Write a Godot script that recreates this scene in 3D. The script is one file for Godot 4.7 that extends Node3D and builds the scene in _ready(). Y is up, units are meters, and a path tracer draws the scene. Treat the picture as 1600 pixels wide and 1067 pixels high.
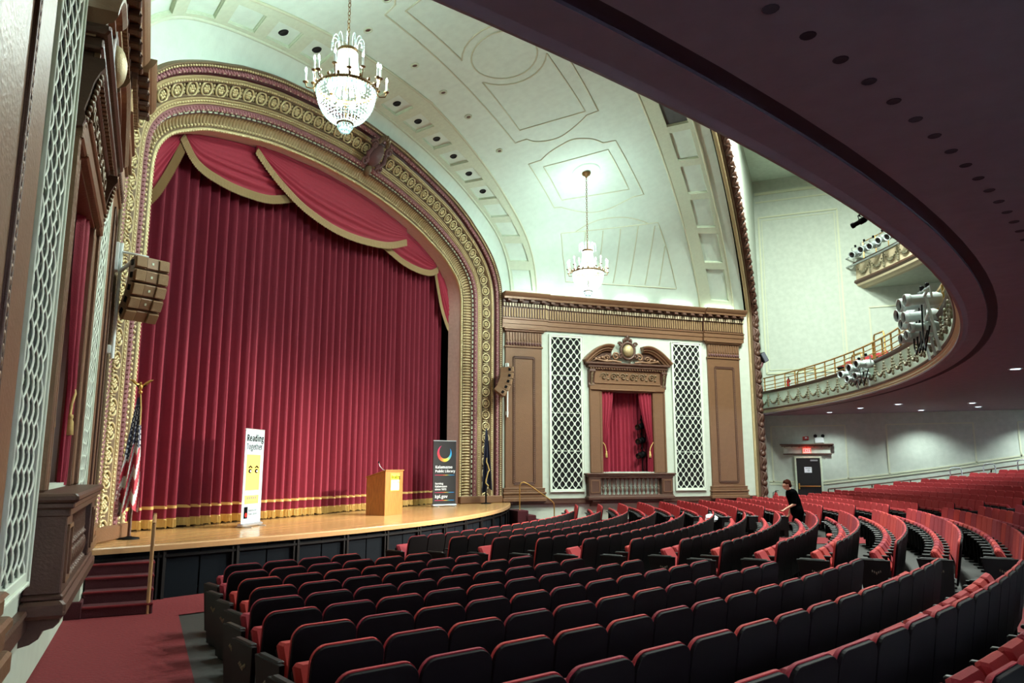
extends Node3D
# A theatre auditorium seen from under its balcony. Units are metres; the stage lies towards -z, x = 0 is the axis of the house.

const TR := deg_to_rad(42.3)          # turn of the far splayed wall
const TL := deg_to_rad(42.08)          # turn of the near splayed wall
const PR := Vector3(8.39, 0, 0.93)    # where each splayed wall meets the proscenium frame
const PL := Vector3(-8.09, 0, 0.68)
const Z0 := 1.23                      # first and last arch of the vault
const Z1 := 9.07
const XH := 18.5                      # house side walls
const EXPOSURE := 1.6
const E_HOUSE := 150.0
const E_COVE := 0.12
const E_CHAND := 25.0
const E_BOWL := 3.5
const E_DOWN := 7.0
const E_STAGE := 260.0
const E_SCONCE := 95.0

const EYE := Vector3(-17.1036, 2.15, 11.9388)

var M := {}
var used := {}
var rng := RandomNumberGenerator.new()
var VA := PackedVector2Array()
var VB := PackedVector2Array()

func _ready() -> void:
	rng.seed = 7
	# ---- camera
	var cam := Camera3D.new()
	cam.name = "camera"
	cam.keep_aspect = Camera3D.KEEP_HEIGHT
	cam.fov = rad_to_deg(2.0 * atan(533.5 / 1180.0))
	cam.near = 0.05
	cam.far = 200.0
	cam.position = EYE
	cam.rotation = Vector3(deg_to_rad(9.454), deg_to_rad(-67.5), 0)
	add_child(cam)
	# ---- surroundings and exposure: a closed room, no daylight
	var we := WorldEnvironment.new()
	we.name = "surroundings"
	var en := Environment.new()
	en.background_mode = Environment.BG_COLOR
	en.background_color = Color(0, 0, 0)
	en.tonemap_mode = Environment.TONE_MAPPER_LINEAR
	en.tonemap_exposure = EXPOSURE
	en.sdfgi_enabled = true
	en.ssao_enabled = true
	en.ssil_enabled = true
	we.environment = en
	add_child(we)
	make_materials()
	house_lights()
	# ---- the setting
	vault_curves()
	floors()
	stage()
	proscenium()
	splay_wall(0)
	splay_wall(1)
	vault()
	outer_arch()
	house_shell()
	balcony()
	gallery()
	# ---- things
	curtains()
	splay_things(0)
	splay_things(1)
	chandeliers()
	stage_things()
	far_wall_things()
	balcony_things()
	seats()
	person()

# =====================================================================  helpers
func numbered(n: String) -> String:
	if not used.has(n):
		used[n] = 0
		return n
	used[n] += 1
	return "%s_%03d" % [n, used[n]]

func thing(called: String, label: String, category: String, xf := Transform3D(), group := "") -> Node3D:
	var o := Node3D.new()
	o.name = numbered(called)
	add_child(o)
	o.transform = xf
	tag(o, label, category, group)
	return o

func tag(o: Node3D, label: String, category: String, group := "") -> void:
	o.set_meta("label", label)
	o.set_meta("category", category)
	if group:
		o.set_meta("group", group)

func obj(called: String, mesh, mat: Material, parent: Node3D = null, xf := Transform3D()) -> MeshInstance3D:
	var o := MeshInstance3D.new()
	o.mesh = mesh.done() if mesh is G else mesh
	o.material_override = mat
	o.transform = xf
	if parent:
		o.name = called
		parent.add_child(o, true)
	else:
		o.name = numbered(called)
		add_child(o)
	return o

func struct(called: String, mesh, mat: Material, label := "", parent: Node3D = null) -> MeshInstance3D:
	var o := obj(called, mesh, mat, parent)
	if not parent:
		o.set_meta("kind", "structure")
		if label:
			o.set_meta("label", label)
	return o

func stuff(called: String, mesh: Mesh, mat: Material, xfs: Array, parent: Node3D) -> MultiMeshInstance3D:
	var mm := MultiMesh.new()
	mm.transform_format = MultiMesh.TRANSFORM_3D
	mm.mesh = mesh
	mm.instance_count = xfs.size()
	for i in xfs.size():
		mm.set_instance_transform(i, xfs[i])
	var o := MultiMeshInstance3D.new()
	o.multimesh = mm
	if mat:
		o.material_override = mat
	o.name = called if parent else numbered(called)
	o.set_meta("kind", "stuff")
	if parent:
		parent.add_child(o, true)
	else:
		add_child(o)
	return o

class G:
	var st := SurfaceTool.new()
	var tone = null
	func _init() -> void:
		st.begin(Mesh.PRIMITIVE_TRIANGLES)
	func smooth(on: bool) -> void:
		st.set_smooth_group(0 if on else -1)
	func tri(a: Vector3, b: Vector3, c: Vector3) -> void:
		if tone != null:
			st.set_color(tone)
		st.add_vertex(a)
		if tone != null:
			st.set_color(tone)
		st.add_vertex(b)
		if tone != null:
			st.set_color(tone)
		st.add_vertex(c)
	func quad(a: Vector3, b: Vector3, c: Vector3, d: Vector3) -> void:
		tri(a, b, c)
		tri(a, c, d)
	func loft(rows: Array, closed := false, on := true) -> G:      # rows of equally many points; closed joins last column to the first
		smooth(on)
		for i in rows.size() - 1:
			var p: PackedVector3Array = rows[i]
			var q: PackedVector3Array = rows[i + 1]
			var n := p.size()
			for j in (n if closed else n - 1):
				var k := (j + 1) % n
				if p[j].is_equal_approx(p[k]):
					tri(p[j], q[k], q[j])
				elif q[j].is_equal_approx(q[k]):
					tri(p[j], p[k], q[k])
				else:
					quad(p[j], p[k], q[k], q[j])
		return self
	func fan(ring: PackedVector3Array) -> G:
		smooth(false)
		for j in range(1, ring.size() - 1):
			tri(ring[0], ring[j], ring[j + 1])
		return self
	func box(xf: Transform3D, size: Vector3, bev := 0.0) -> G:
		var h := size * 0.5
		if bev <= 0.0:
			smooth(false)
			var v := []
			for k in 8:
				v.append(xf * Vector3(h.x if k & 1 else -h.x, h.y if k & 2 else -h.y, h.z if k & 4 else -h.z))
			for f in [[0, 2, 3, 1], [4, 5, 7, 6], [0, 1, 5, 4], [2, 6, 7, 3], [0, 4, 6, 2], [1, 3, 7, 5]]:
				quad(v[f[0]], v[f[1]], v[f[2]], v[f[3]])
			return self
		var rows := []
		for k in 4:
			var ins := bev if k == 0 or k == 3 else 0.0
			var y: float = [-h.y, -h.y + bev, h.y - bev, h.y][k]
			var a := h.x - ins
			var b := h.z - ins
			var c := bev * 0.7
			rows.append(PackedVector3Array([xf * Vector3(a - c, y, b), xf * Vector3(-a + c, y, b), xf * Vector3(-a, y, b - c), xf * Vector3(-a, y, -b + c), xf * Vector3(-a + c, y, -b), xf * Vector3(a - c, y, -b), xf * Vector3(a, y, -b + c), xf * Vector3(a, y, b - c)]))
		loft(rows, true, false)
		fan(rows[0])
		fan(rows[3])
		return self
	func at(c: Vector3, size: Vector3, bev := 0.0) -> G:
		return box(Transform3D(Basis(), c), size, bev)
	func bar(a: Vector3, b: Vector3, w: float, d: float, up := Vector3.UP) -> G:   # square bar from a to b
		var y := (b - a).normalized()
		if absf(y.dot(up)) > 0.98:
			up = Vector3.RIGHT
		var x := y.cross(up).normalized()
		return box(Transform3D(Basis(x, y, x.cross(y)), (a + b) * 0.5), Vector3(w, a.distance_to(b), d), 0.0)
	func tube(path: Array, r, n := 8, closed := false, caps := true) -> G:    # r: number or list of numbers
		var rows := []
		var m := path.size()
		var side := Vector3.ZERO
		for i in m:
			var t: Vector3
			if closed:
				t = path[(i + 1) % m] - path[(i + m - 1) % m]
			else:
				t = path[mini(i + 1, m - 1)] - path[maxi(i - 1, 0)]
			t = t.normalized()
			if side == Vector3.ZERO:
				side = t.cross(Vector3.UP if absf(t.y) < 0.9 else Vector3.RIGHT).normalized()
			else:
				side = (side - t * side.dot(t)).normalized()
			var o := t.cross(side)
			var rr: float = r if not r is Array else r[i]
			var row := PackedVector3Array()
			for k in n:
				var a := TAU * k / n
				row.append(path[i] + (side * cos(a) + o * sin(a)) * rr)
			rows.append(row)
		if closed:
			rows.append(rows[0])
		loft(rows, true)
		if caps and not closed:
			fan(rows[0])
			fan(rows[m - 1])
		return self
	func lathe(prof: Array, n := 16, xf := Transform3D(), a0 := 0.0, a1 := TAU, on := true) -> G:   # prof: Vector2(radius, y)
		var full := a1 - a0 > TAU - 0.001
		var rows := []
		for p in prof:
			var row := PackedVector3Array()
			for k in (n if full else n + 1):
				var a := a0 + (a1 - a0) * k / n
				row.append(xf * Vector3(p.x * cos(a), p.y, p.x * sin(a)))
			rows.append(row)
		return loft(rows, full, on)
	func sweep(prof: PackedVector2Array, frames: Array, closed := true, on := false, caps := true) -> G:   # profile in each frame's xy
		var rows := []
		for f in frames:
			var row := PackedVector3Array()
			for p in prof:
				row.append(f * Vector3(p.x, p.y, 0))
			rows.append(row)
		loft(rows, closed, on)
		if caps and closed:
			for f in [frames[0], frames[-1]]:
				poly(prof, f)
		return self
	func poly(pts: PackedVector2Array, xf: Transform3D) -> G:
		smooth(false)
		var ix := Geometry2D.triangulate_polygon(pts)
		for k in range(0, ix.size(), 3):
			var a := pts[ix[k]]
			var b := pts[ix[k + 1]]
			var c := pts[ix[k + 2]]
			tri(xf * Vector3(a.x, a.y, 0), xf * Vector3(b.x, b.y, 0), xf * Vector3(c.x, c.y, 0))
		return self
	func prism(pts: PackedVector2Array, depth: float, xf := Transform3D(), bev := 0.0, on := false) -> G:   # outline in xy, from z = 0 to depth, front edge eased
		var inner := pts
		if bev > 0.0:
			var sh := Geometry2D.offset_polygon(pts, -bev)
			if sh.size() == 1 and sh[0].size() == pts.size():
				# offset_polygon keeps the order but may start elsewhere
				var best := 0
				for k in sh[0].size():
					if sh[0][k].distance_squared_to(pts[0]) < sh[0][best].distance_squared_to(pts[0]):
						best = k
				var o := PackedVector2Array()
				for k in pts.size():
					o.append(sh[0][(best + k) % pts.size()])
				inner = o
			else:
				var c := Vector2.ZERO
				for p in pts:
					c += p / pts.size()
				var o := PackedVector2Array()
				for p in pts:
					o.append(p + (c - p).normalized() * bev)
				inner = o
		var rows := []
		for k in 3:
			var row := PackedVector3Array()
			for j in pts.size():
				var p: Vector2 = inner[j] if k == 2 else pts[j]
				row.append(xf * Vector3(p.x, p.y, [0.0, depth - bev, depth][k]))
			rows.append(row)
		if bev <= 0.0:
			rows.remove_at(1)
		loft(rows, true, on)
		poly(pts, xf)
		poly(inner, xf * Transform3D(Basis(), Vector3(0, 0, depth)))
		return self
	func ball(c: Vector3, r: Vector3, n := 8, m := 6) -> G:
		var rows := []
		for i in m + 1:
			var b := -PI / 2 + PI * i / m
			var row := PackedVector3Array()
			for k in n:
				var a := TAU * k / n
				row.append(c + Vector3(cos(b) * cos(a) * r.x, sin(b) * r.y, cos(b) * sin(a) * r.z))
			rows.append(row)
		return loft(rows, true)
	func done() -> ArrayMesh:
		st.generate_normals()
		st.index()
		return st.commit()

func X(x: float, y: float, z: float, ry := 0.0) -> Transform3D:
	return Transform3D(Basis(Vector3.UP, ry), Vector3(x, y, z))

func rect(w: float, h: float) -> PackedVector2Array:
	return PackedVector2Array([Vector2(-w / 2, -h / 2), Vector2(w / 2, -h / 2), Vector2(w / 2, h / 2), Vector2(-w / 2, h / 2)])

func round_rect(w: float, h: float, r: float, top_only := false, n := 5) -> PackedVector2Array:
	var o := PackedVector2Array()
	for c in 4:
		var cx: float = (w / 2 - r) * (1 if c == 0 or c == 3 else -1)
		var cy: float = (h / 2 - r) * (1 if c < 2 else -1)
		if top_only and c >= 2:
			o.append(Vector2(w / 2 * signf(cx), -h / 2))
			continue
		for k in n + 1:
			var a := PI / 2 * (c + float(k) / n)
			o.append(Vector2(cx + r * cos(a), cy + r * sin(a)))
	return o

func spline(pts: Array, n: int) -> PackedVector2Array:      # even steps along a smooth curve
	var c := Curve2D.new()
	for i in pts.size():
		var a: Vector2 = pts[maxi(i - 1, 0)]
		var b: Vector2 = pts[mini(i + 1, pts.size() - 1)]
		var t := (b - a) / 6.0
		c.add_point(pts[i], -t, t)
	c.bake_interval = 0.02
	var o := PackedVector2Array()
	for k in n:
		o.append(c.sample_baked(c.get_baked_length() * k / (n - 1), true))
	return o

func side(w: int) -> Transform3D:       # wall axes: x along the wall, y up, z into the room
	if w == 0:
		return Transform3D(Basis(Vector3(sin(TR), 0, cos(TR)), Vector3.UP, Vector3(-cos(TR), 0, sin(TR))), PR)
	return Transform3D(Basis(Vector3(sin(TL), 0, -cos(TL)), Vector3.UP, Vector3(cos(TL), 0, sin(TL))), PL)

func wx(w: int, s: float, y := 0.0, d := 0.0) -> Transform3D:   # s: distance along the wall from the proscenium frame
	return side(w) * Transform3D(Basis(), Vector3(s if w == 0 else -s, y, d))

func flo(r: float) -> float:            # height of the raked floor, r from the centre of the seat rows
	if r < 18.8:
		return 0.0
	var a := minf(r, 32.0) - 18.8
	return 0.00228 * a * a + maxf(0.0, r - 32.0) * 0.15

func flo_xz(x: float, z: float) -> float:
	return flo(Vector2(x - 0.5, z + 15.6).length())

# =====================================================================  materials
func noise_tex(freq: float, seed_: int, lo: float, hi: float, kind := 0, size := 512) -> NoiseTexture2D:
	var n := FastNoiseLite.new()
	n.seed = seed_
	n.frequency = freq
	n.noise_type = FastNoiseLite.TYPE_SIMPLEX_SMOOTH if kind == 0 else FastNoiseLite.TYPE_CELLULAR
	n.fractal_octaves = 4
	var t := NoiseTexture2D.new()
	t.width = size
	t.height = size
	t.seamless = true
	t.noise = n
	var g := Gradient.new()
	g.set_color(0, Color(lo, lo, lo))
	g.set_color(1, Color(hi, hi, hi))
	t.color_ramp = g
	return t

var tone_tex: Texture2D
var bump_tex: Texture2D
var cell_tex: Texture2D

func mk(called: String, c: Color, rough := 0.7, metal := 0.0, tone := true, bump := 0.0, scale := 1.0) -> StandardMaterial3D:
	var m := StandardMaterial3D.new()
	m.resource_name = called
	m.albedo_color = c
	m.roughness = rough
	m.metallic = metal
	m.cull_mode = BaseMaterial3D.CULL_DISABLED
	m.uv1_triplanar = true
	m.uv1_world_triplanar = true
	m.uv1_scale = Vector3.ONE * scale
	if tone:
		m.albedo_texture = tone_tex
	if bump > 0.0:
		m.heightmap_enabled = true
		m.heightmap_texture = bump_tex
		m.heightmap_scale = bump
	M[called] = m
	return m

func make_materials() -> void:
	tone_tex = noise_tex(0.012, 3, 0.93, 1.0)
	bump_tex = noise_tex(0.05, 5, 0.0, 1.0)
	cell_tex = noise_tex(0.06, 8, 0.7, 1.0, 1)
	mk("plaster", Color(0.74, 0.77, 0.71), 0.75, 0, true, 0.15, 0.5)
	mk("plaster_white", Color(0.81, 0.88, 0.82), 0.75, 0, true, 0.15, 0.5)
	mk("plaster_cream", Color(0.77, 0.82, 0.72), 0.7, 0, true)
	mk("plaster_house", Color(0.71, 0.745, 0.69), 0.75, 0, true, 0.15, 0.5)
	mk("gold_brown", Color(0.60, 0.49, 0.34), 0.42, 0.35, true, 0.4, 3.0)
	mk("lip_cream", Color(0.84, 0.81, 0.70), 0.6, 0, false)
	mk("moulding", Color(0.74, 0.76, 0.65), 0.7, 0, false)
	mk("lattice", Color(0.80, 0.83, 0.77), 0.6, 0, false)
	mk("void", Color(0.012, 0.014, 0.016), 0.9, 0, false)
	mk("bronze", Color(0.48, 0.35, 0.25), 0.42, 0.25, true, 0.3, 0.8)
	mk("bronze_dark", Color(0.33, 0.22, 0.17), 0.45, 0.2, true, 0.3, 1.2)
	mk("gold", Color(0.68, 0.60, 0.44), 0.4, 0.45, true, 0.5, 3.0)
	mk("gold_bright", Color(0.82, 0.76, 0.58), 0.36, 0.45, true, 0.4, 3.0)
	mk("gold_dark", Color(0.42, 0.34, 0.24), 0.45, 0.35, true, 0.5, 3.0)
	mk("rose", Color(0.58, 0.38, 0.40), 0.5, 0.1, true, 0.5, 4.0)
	mk("rose_dark", Color(0.38, 0.24, 0.24), 0.5, 0.1, true, 0.5, 4.0)
	mk("maroon_paint", Color(0.27, 0.08, 0.09), 0.5, 0, true)
	mk("blush", Color(0.78, 0.66, 0.62), 0.7, 0, true)
	mk("velvet", Color(0.45, 0.055, 0.155), 0.85, 0, true, 0.2, 1.5)
	mk("velvet_swag", Color(0.55, 0.085, 0.18), 0.8, 0, true, 0.2, 1.5)
	for n in ["velvet", "velvet_swag"]:
		M[n].rim_enabled = true
		M[n].rim = 0.5
		M[n].rim_tint = 0.8
	mk("fringe", Color(0.82, 0.70, 0.42), 0.7, 0.1, true, 0.5, 6.0)
	mk("fringe_dull", Color(0.62, 0.52, 0.36), 0.7, 0.1, true, 0.5, 6.0)
	mk("wood_stage", Color(0.77, 0.62, 0.43), 0.22, 0, false)
	M["wood_stage"].albedo_texture = plank_tex(Color(1, 0.96, 0.9))
	M["wood_stage"].uv1_scale = Vector3(0.5, 0.5, 0.5)
	mk("wood_lip", Color(0.68, 0.52, 0.35), 0.3, 0, true, 0.1, 2.0)
	mk("wood_oak", Color(0.66, 0.44, 0.20), 0.4, 0, false)
	M["wood_oak"].albedo_texture = grain_tex()
	M["wood_oak"].uv1_world_triplanar = false
	mk("apron", Color(0.06, 0.08, 0.10), 0.85, 0, true)
	M.apron.metallic_specular = 0.15
	mk("black", Color(0.015, 0.015, 0.02), 0.6, 0, false)
	M.black.metallic_specular = 0.25
	mk("black_gloss", Color(0.02, 0.02, 0.025), 0.25, 0, false)
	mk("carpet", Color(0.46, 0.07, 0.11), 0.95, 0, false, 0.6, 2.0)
	M["carpet"].albedo_texture = carpet_tex()
	M["carpet"].uv1_scale = Vector3.ONE * 0.6
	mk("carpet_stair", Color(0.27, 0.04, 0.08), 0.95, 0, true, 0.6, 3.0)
	mk("concrete", Color(0.185, 0.18, 0.17), 0.6, 0, true, 0.2, 0.7)
	mk("seat_red", Color(0.62, 0.10, 0.10), 0.85, 0, true, 0.2, 3.0)
	M["seat_red"].rim_enabled = true
	M["seat_red"].rim = 0.4
	M["seat_red"].rim_tint = 0.9
	mk("seat_shell", Color(0.03, 0.014, 0.022), 0.7, 0, false)
	M.seat_shell.metallic_specular = 0.25
	mk("seat_iron", Color(0.032, 0.026, 0.026), 0.55, 0, false)
	M.seat_iron.metallic_specular = 0.3
	mk("seat_arm", Color(0.08, 0.05, 0.045), 0.45, 0, false)
	mk("emblem", Color(0.52, 0.47, 0.38), 0.4, 0.5, false)
	mk("soffit", Color(0.56, 0.50, 0.56), 0.7, 0, true, 0.1, 0.5)
	mk("soffit_dark", Color(0.20, 0.15, 0.22), 0.8, 0, false)
	mk("cream_trim", Color(0.74, 0.68, 0.56), 0.55, 0, true)
	mk("olive", Color(0.42, 0.40, 0.31), 0.5, 0.1, true)
	mk("brass", Color(0.72, 0.56, 0.30), 0.3, 0.7, false)
	mk("brass_dark", Color(0.42, 0.31, 0.17), 0.4, 0.6, false)
	mk("vent_grey", Color(0.34, 0.36, 0.36), 0.6, 0.2, true)
	mk("steel", Color(0.72, 0.74, 0.76), 0.35, 0.8, false)
	mk("white_paint", Color(0.85, 0.87, 0.86), 0.45, 0, false)
	mk("lamp_white", Color(0.66, 0.70, 0.69), 0.4, 0, false)
	mk("speaker_brown", Color(0.52, 0.40, 0.29), 0.5, 0.1, true)
	mk("speaker_grille", Color(0.58, 0.45, 0.31), 0.6, 0.1, true, 0.6, 12.0)
	mk("red_door", Color(0.05, 0.03, 0.035), 0.4, 0, false)
	mk("skin", Color(0.80, 0.60, 0.50), 0.6, 0, false)
	mk("hair", Color(0.20, 0.09, 0.06), 0.8, 0, false)
	M.hair.metallic_specular = 0.1
	mk("cloth_black", Color(0.012, 0.012, 0.015), 0.95, 0, false)
	M.cloth_black.metallic_specular = 0.08
	mk("flag_blue", Color(0.05, 0.06, 0.14), 0.8, 0, false)
	mk("red_gloss", Color(0.60, 0.05, 0.04), 0.35, 0, false)
	mk("paper", Color(0.88, 0.90, 0.92), 0.8, 0, false)
	mk("banner_dark", Color(0.10, 0.10, 0.11), 0.6, 0, false)
	mk("banner_white", Color(0.58, 0.66, 0.69), 0.6, 0, false)
	mk("yellow", Color(0.84, 0.70, 0.30), 0.6, 0, false)
	mk("lime", Color(0.85, 0.88, 0.22), 0.6, 0, false)
	mk("ink", Color(0.03, 0.03, 0.035), 0.9, 0, false)
	M.ink.metallic_specular = 0.1
	mk("ink_grey", Color(0.35, 0.36, 0.4), 0.6, 0, false)
	var pr := mk("print", Color(1, 1, 1), 0.6, 0, false)
	pr.vertex_color_use_as_albedo = true
	var cr := mk("crystal", Color(0.86, 0.92, 0.94), 0.12, 0, false)
	cr.backlight_enabled = true
	cr.backlight = Color(0.9, 0.95, 0.95)
	glow("flame", Color(0.86, 0.97, 1.0), 9.0)
	glow("bulb", Color(0.90, 0.97, 1.0), 2.5)
	glow("downlight", Color(0.80, 0.92, 1.0), 6.0)
	glow("exit_glow", Color(1.0, 0.10, 0.08), 1.6)
	glow("tube_glow", Color(0.94, 1.0, 0.94), 3.0)

func glow(called: String, c: Color, e: float) -> void:
	var m := mk(called, Color(0.9, 0.9, 0.9), 0.5, 0, false)
	m.emission_enabled = true
	m.emission = c
	m.emission_energy_multiplier = e

func plank_tex(c: Color) -> ImageTexture:
	var im := Image.create(512, 512, true, Image.FORMAT_RGB8)
	var n := FastNoiseLite.new()
	n.seed = 11
	n.frequency = 0.02
	for b in 16:
		var off := (b * 97) % 512
		var k := 0.88 + 0.12 * fposmod(b * 0.618, 1.0)
		for y in range(b * 32, b * 32 + 32):
			for x in 512:
				var g := k * (0.96 + 0.05 * n.get_noise_2d(x * 0.35, y * 6.0 + b * 50))
				if y % 32 < 1 or (x + off) % 512 < 2:
					g *= 0.72
				im.set_pixel(x, y, Color(c.r * g, c.g * g, c.b * g))
	im.generate_mipmaps()
	return ImageTexture.create_from_image(im)

func grain_tex() -> ImageTexture:
	var im := Image.create(256, 256, true, Image.FORMAT_RGB8)
	var n := FastNoiseLite.new()
	n.seed = 4
	n.frequency = 0.03
	for y in 256:
		for x in 256:
			var g := 0.86 + 0.14 * n.get_noise_2d(x * 3.0, y * 0.4)
			im.set_pixel(x, y, Color(g, g, g))
	im.generate_mipmaps()
	return ImageTexture.create_from_image(im)

func carpet_tex() -> ImageTexture:
	var im := Image.create(256, 256, true, Image.FORMAT_RGB8)
	var r := RandomNumberGenerator.new()
	r.seed = 3
	for y in 256:
		for x in 256:
			var g := 0.78 + 0.22 * r.randf()
			var c := Color(g, g * 0.9, g * 0.9)
			if (x / 8 + (y / 8) * 3) % 4 == 0 and (x % 8) < 2 and (y % 8) < 4:
				c = Color(1.0, 0.85, 0.75)
			im.set_pixel(x, y, c)
	im.generate_mipmaps()
	return ImageTexture.create_from_image(im)

# =====================================================================  setting
func house_lights() -> void:
	# round ceiling fittings over the open middle of the house (above the frame, out of the photograph)
	var k := 0
	for p in [Vector3(0.0, 15.05, 13.2), Vector3(5.0, 15.05, 13.0), Vector3(10.0, 15.05, 12.6)]:
		var t := thing("ceiling_light", "round white ceiling light high over the house, %s of three" % ["first", "middle", "last"][k], "ceiling light", X(p.x, p.y, p.z))
		obj("rim", G.new().lathe([Vector2(0.6, 0.15), Vector2(0.72, 0.15), Vector2(0.72, -0.04), Vector2(0.62, -0.06), Vector2(0.6, 0.1)], 24), M.white_paint, t)
		obj("lamp_disc", G.new().lathe([Vector2(0.0, 0.02), Vector2(0.6, 0.02)], 24), M.tube_glow, t)
		var a := AreaLight3D.new()
		a.name = "ceiling_light_lamp"
		a.area_size = Vector2(1.0, 1.0)
		a.light_color = Color(0.95, 1.0, 0.96)
		a.light_energy = E_HOUSE
		a.area_range = 60
		a.shadow_enabled = true
		a.position = Vector3(0, -0.08, 0)
		a.rotation.x = -PI / 2
		t.add_child(a)
		k += 1
	# lamp troughs that stand on the two cornices and wash the vault
	for w in 2:
		for j in 5:
			var t := thing("cove_lamp", "narrow lamp trough on top of the %s cornice, number %s from the stage" % [["far", "near"][w], ["one", "two", "three", "four", "five"][j]], "cove lamp", wx(w, 1.4 + 2.05 * j, 8.62, 0.16))
			obj("trough", G.new().at(Vector3(0, 0.0, 0), Vector3(1.5, 0.03, 0.12)).at(Vector3(0, 0.03, 0.055), Vector3(1.5, 0.06, 0.01)), M.white_paint, t)
			obj("lamp_tube", G.new().tube([Vector3(-0.7, 0.035, 0), Vector3(0.7, 0.035, 0)], 0.018, 8), M.tube_glow, t)
			var a := AreaLight3D.new()
			a.name = "cove_light"
			a.area_size = Vector2(1.4, 0.08)
			a.light_color = Color(0.94, 1.0, 0.95)
			a.light_energy = E_COVE
			a.area_range = 60
			a.shadow_enabled = true
			a.position = Vector3(0, 0.07, 0)
			a.rotation.x = PI / 2 + 0.3
			t.add_child(a)

	# uplight bowls on the rear wall and on the wall behind the viewer, under the balcony
	k = 0
	for q in [[Vector3(-12, 3.0, 24.86), PI], [Vector3(-4, 3.0, 24.86), PI], [Vector3(4, 3.0, 24.86), PI], [Vector3(12, 3.0, 24.86), PI], [Vector3(-18.36, 3.0, 16.0), PI / 2], [Vector3(-18.36, 3.0, 20.5), PI / 2]]:
		var t := thing("wall_sconce", "plaster uplight bowl on the wall under the balcony, %s" % ["rear wall, near corner", "rear wall, near middle", "rear wall, far middle", "rear wall, far corner", "near side wall, front", "near side wall, back"][k], "wall light", X(q[0].x, q[0].y, q[0].z, q[1]))
		obj("bowl", G.new().lathe([Vector2(0.0, -0.12), Vector2(0.12, -0.09), Vector2(0.2, 0.0), Vector2(0.19, 0.0), Vector2(0.11, -0.08), Vector2(0.0, -0.105)], 16, X(0, 0, 0.16)), M.white_paint, t)
		obj("bulb", G.new().ball(Vector3(0, -0.04, 0.16), Vector3(0.05, 0.05, 0.05), 10, 8), M.bulb, t)
		var sp := SpotLight3D.new()
		sp.name = "sconce_lamp"
		sp.light_color = Color(0.86, 0.92, 1.0)
		sp.light_energy = E_SCONCE
		sp.spot_angle = 80
		sp.spot_angle_attenuation = 1.0
		sp.spot_range = 40
		sp.spot_attenuation = 2
		sp.light_size = 0.1
		sp.shadow_enabled = true
		sp.position = Vector3(0, 0.03, 0.16)
		sp.rotation.x = PI / 2
		t.add_child(sp)
		k += 1

func vault_curves() -> void:
	VA = spline([Vector2(8.66, 8.5), Vector2(8.62, 9.0), Vector2(8.3, 9.75), Vector2(7.7, 10.35), Vector2(6.9, 10.75), Vector2(5.6, 11.12), Vector2(3.9, 11.45), Vector2(2, 11.65), Vector2(0, 11.72)], 101)
	var b := []
	for x in [15.79, 15.2, 14.4, 13.0, 11.0, 9.0, 7.0, 5.0, 2.5, 0.0]:
		b.append(Vector2(x, 5.6 + 7.96 * sqrt(1.0 - pow(x / 17.0, 2))))
	VB = spline(b, 101)

func vault_at(t: float, u: float) -> Vector3:       # t: 0 at the proscenium, 1 at the outer arch; u: 1 far spring, 0 crown, -1 near spring
	var i := (1.0 - minf(absf(u), 1.0)) * 100.0
	var k := mini(int(i), 99)
	var f := i - k
	var q := VA[k].lerp(VA[k + 1], f).lerp(VB[k].lerp(VB[k + 1], f), t)
	return Vector3(q.x * (1 if u >= 0 else -1), q.y, lerpf(Z0, Z1, t))

func vault_n(t: float, u: float) -> Vector3:        # into the room
	var e := 0.01
	var n := (vault_at(t + e, u) - vault_at(t - e, u)).cross(vault_at(t, minf(u + e, 1)) - vault_at(t, maxf(u - e, -1))).normalized()
	return n if n.y < 0.0 or (absf(n.y) < 0.3 and n.x * u < 0.0) else -n

func vp(t: float, u: float, h := 0.0) -> Vector3:
	return vault_at(t, u) + vault_n(t, u) * h

func band_edge(u: float) -> float:
	return 0.098 + 0.062 * (1.0 - absf(u))

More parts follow.
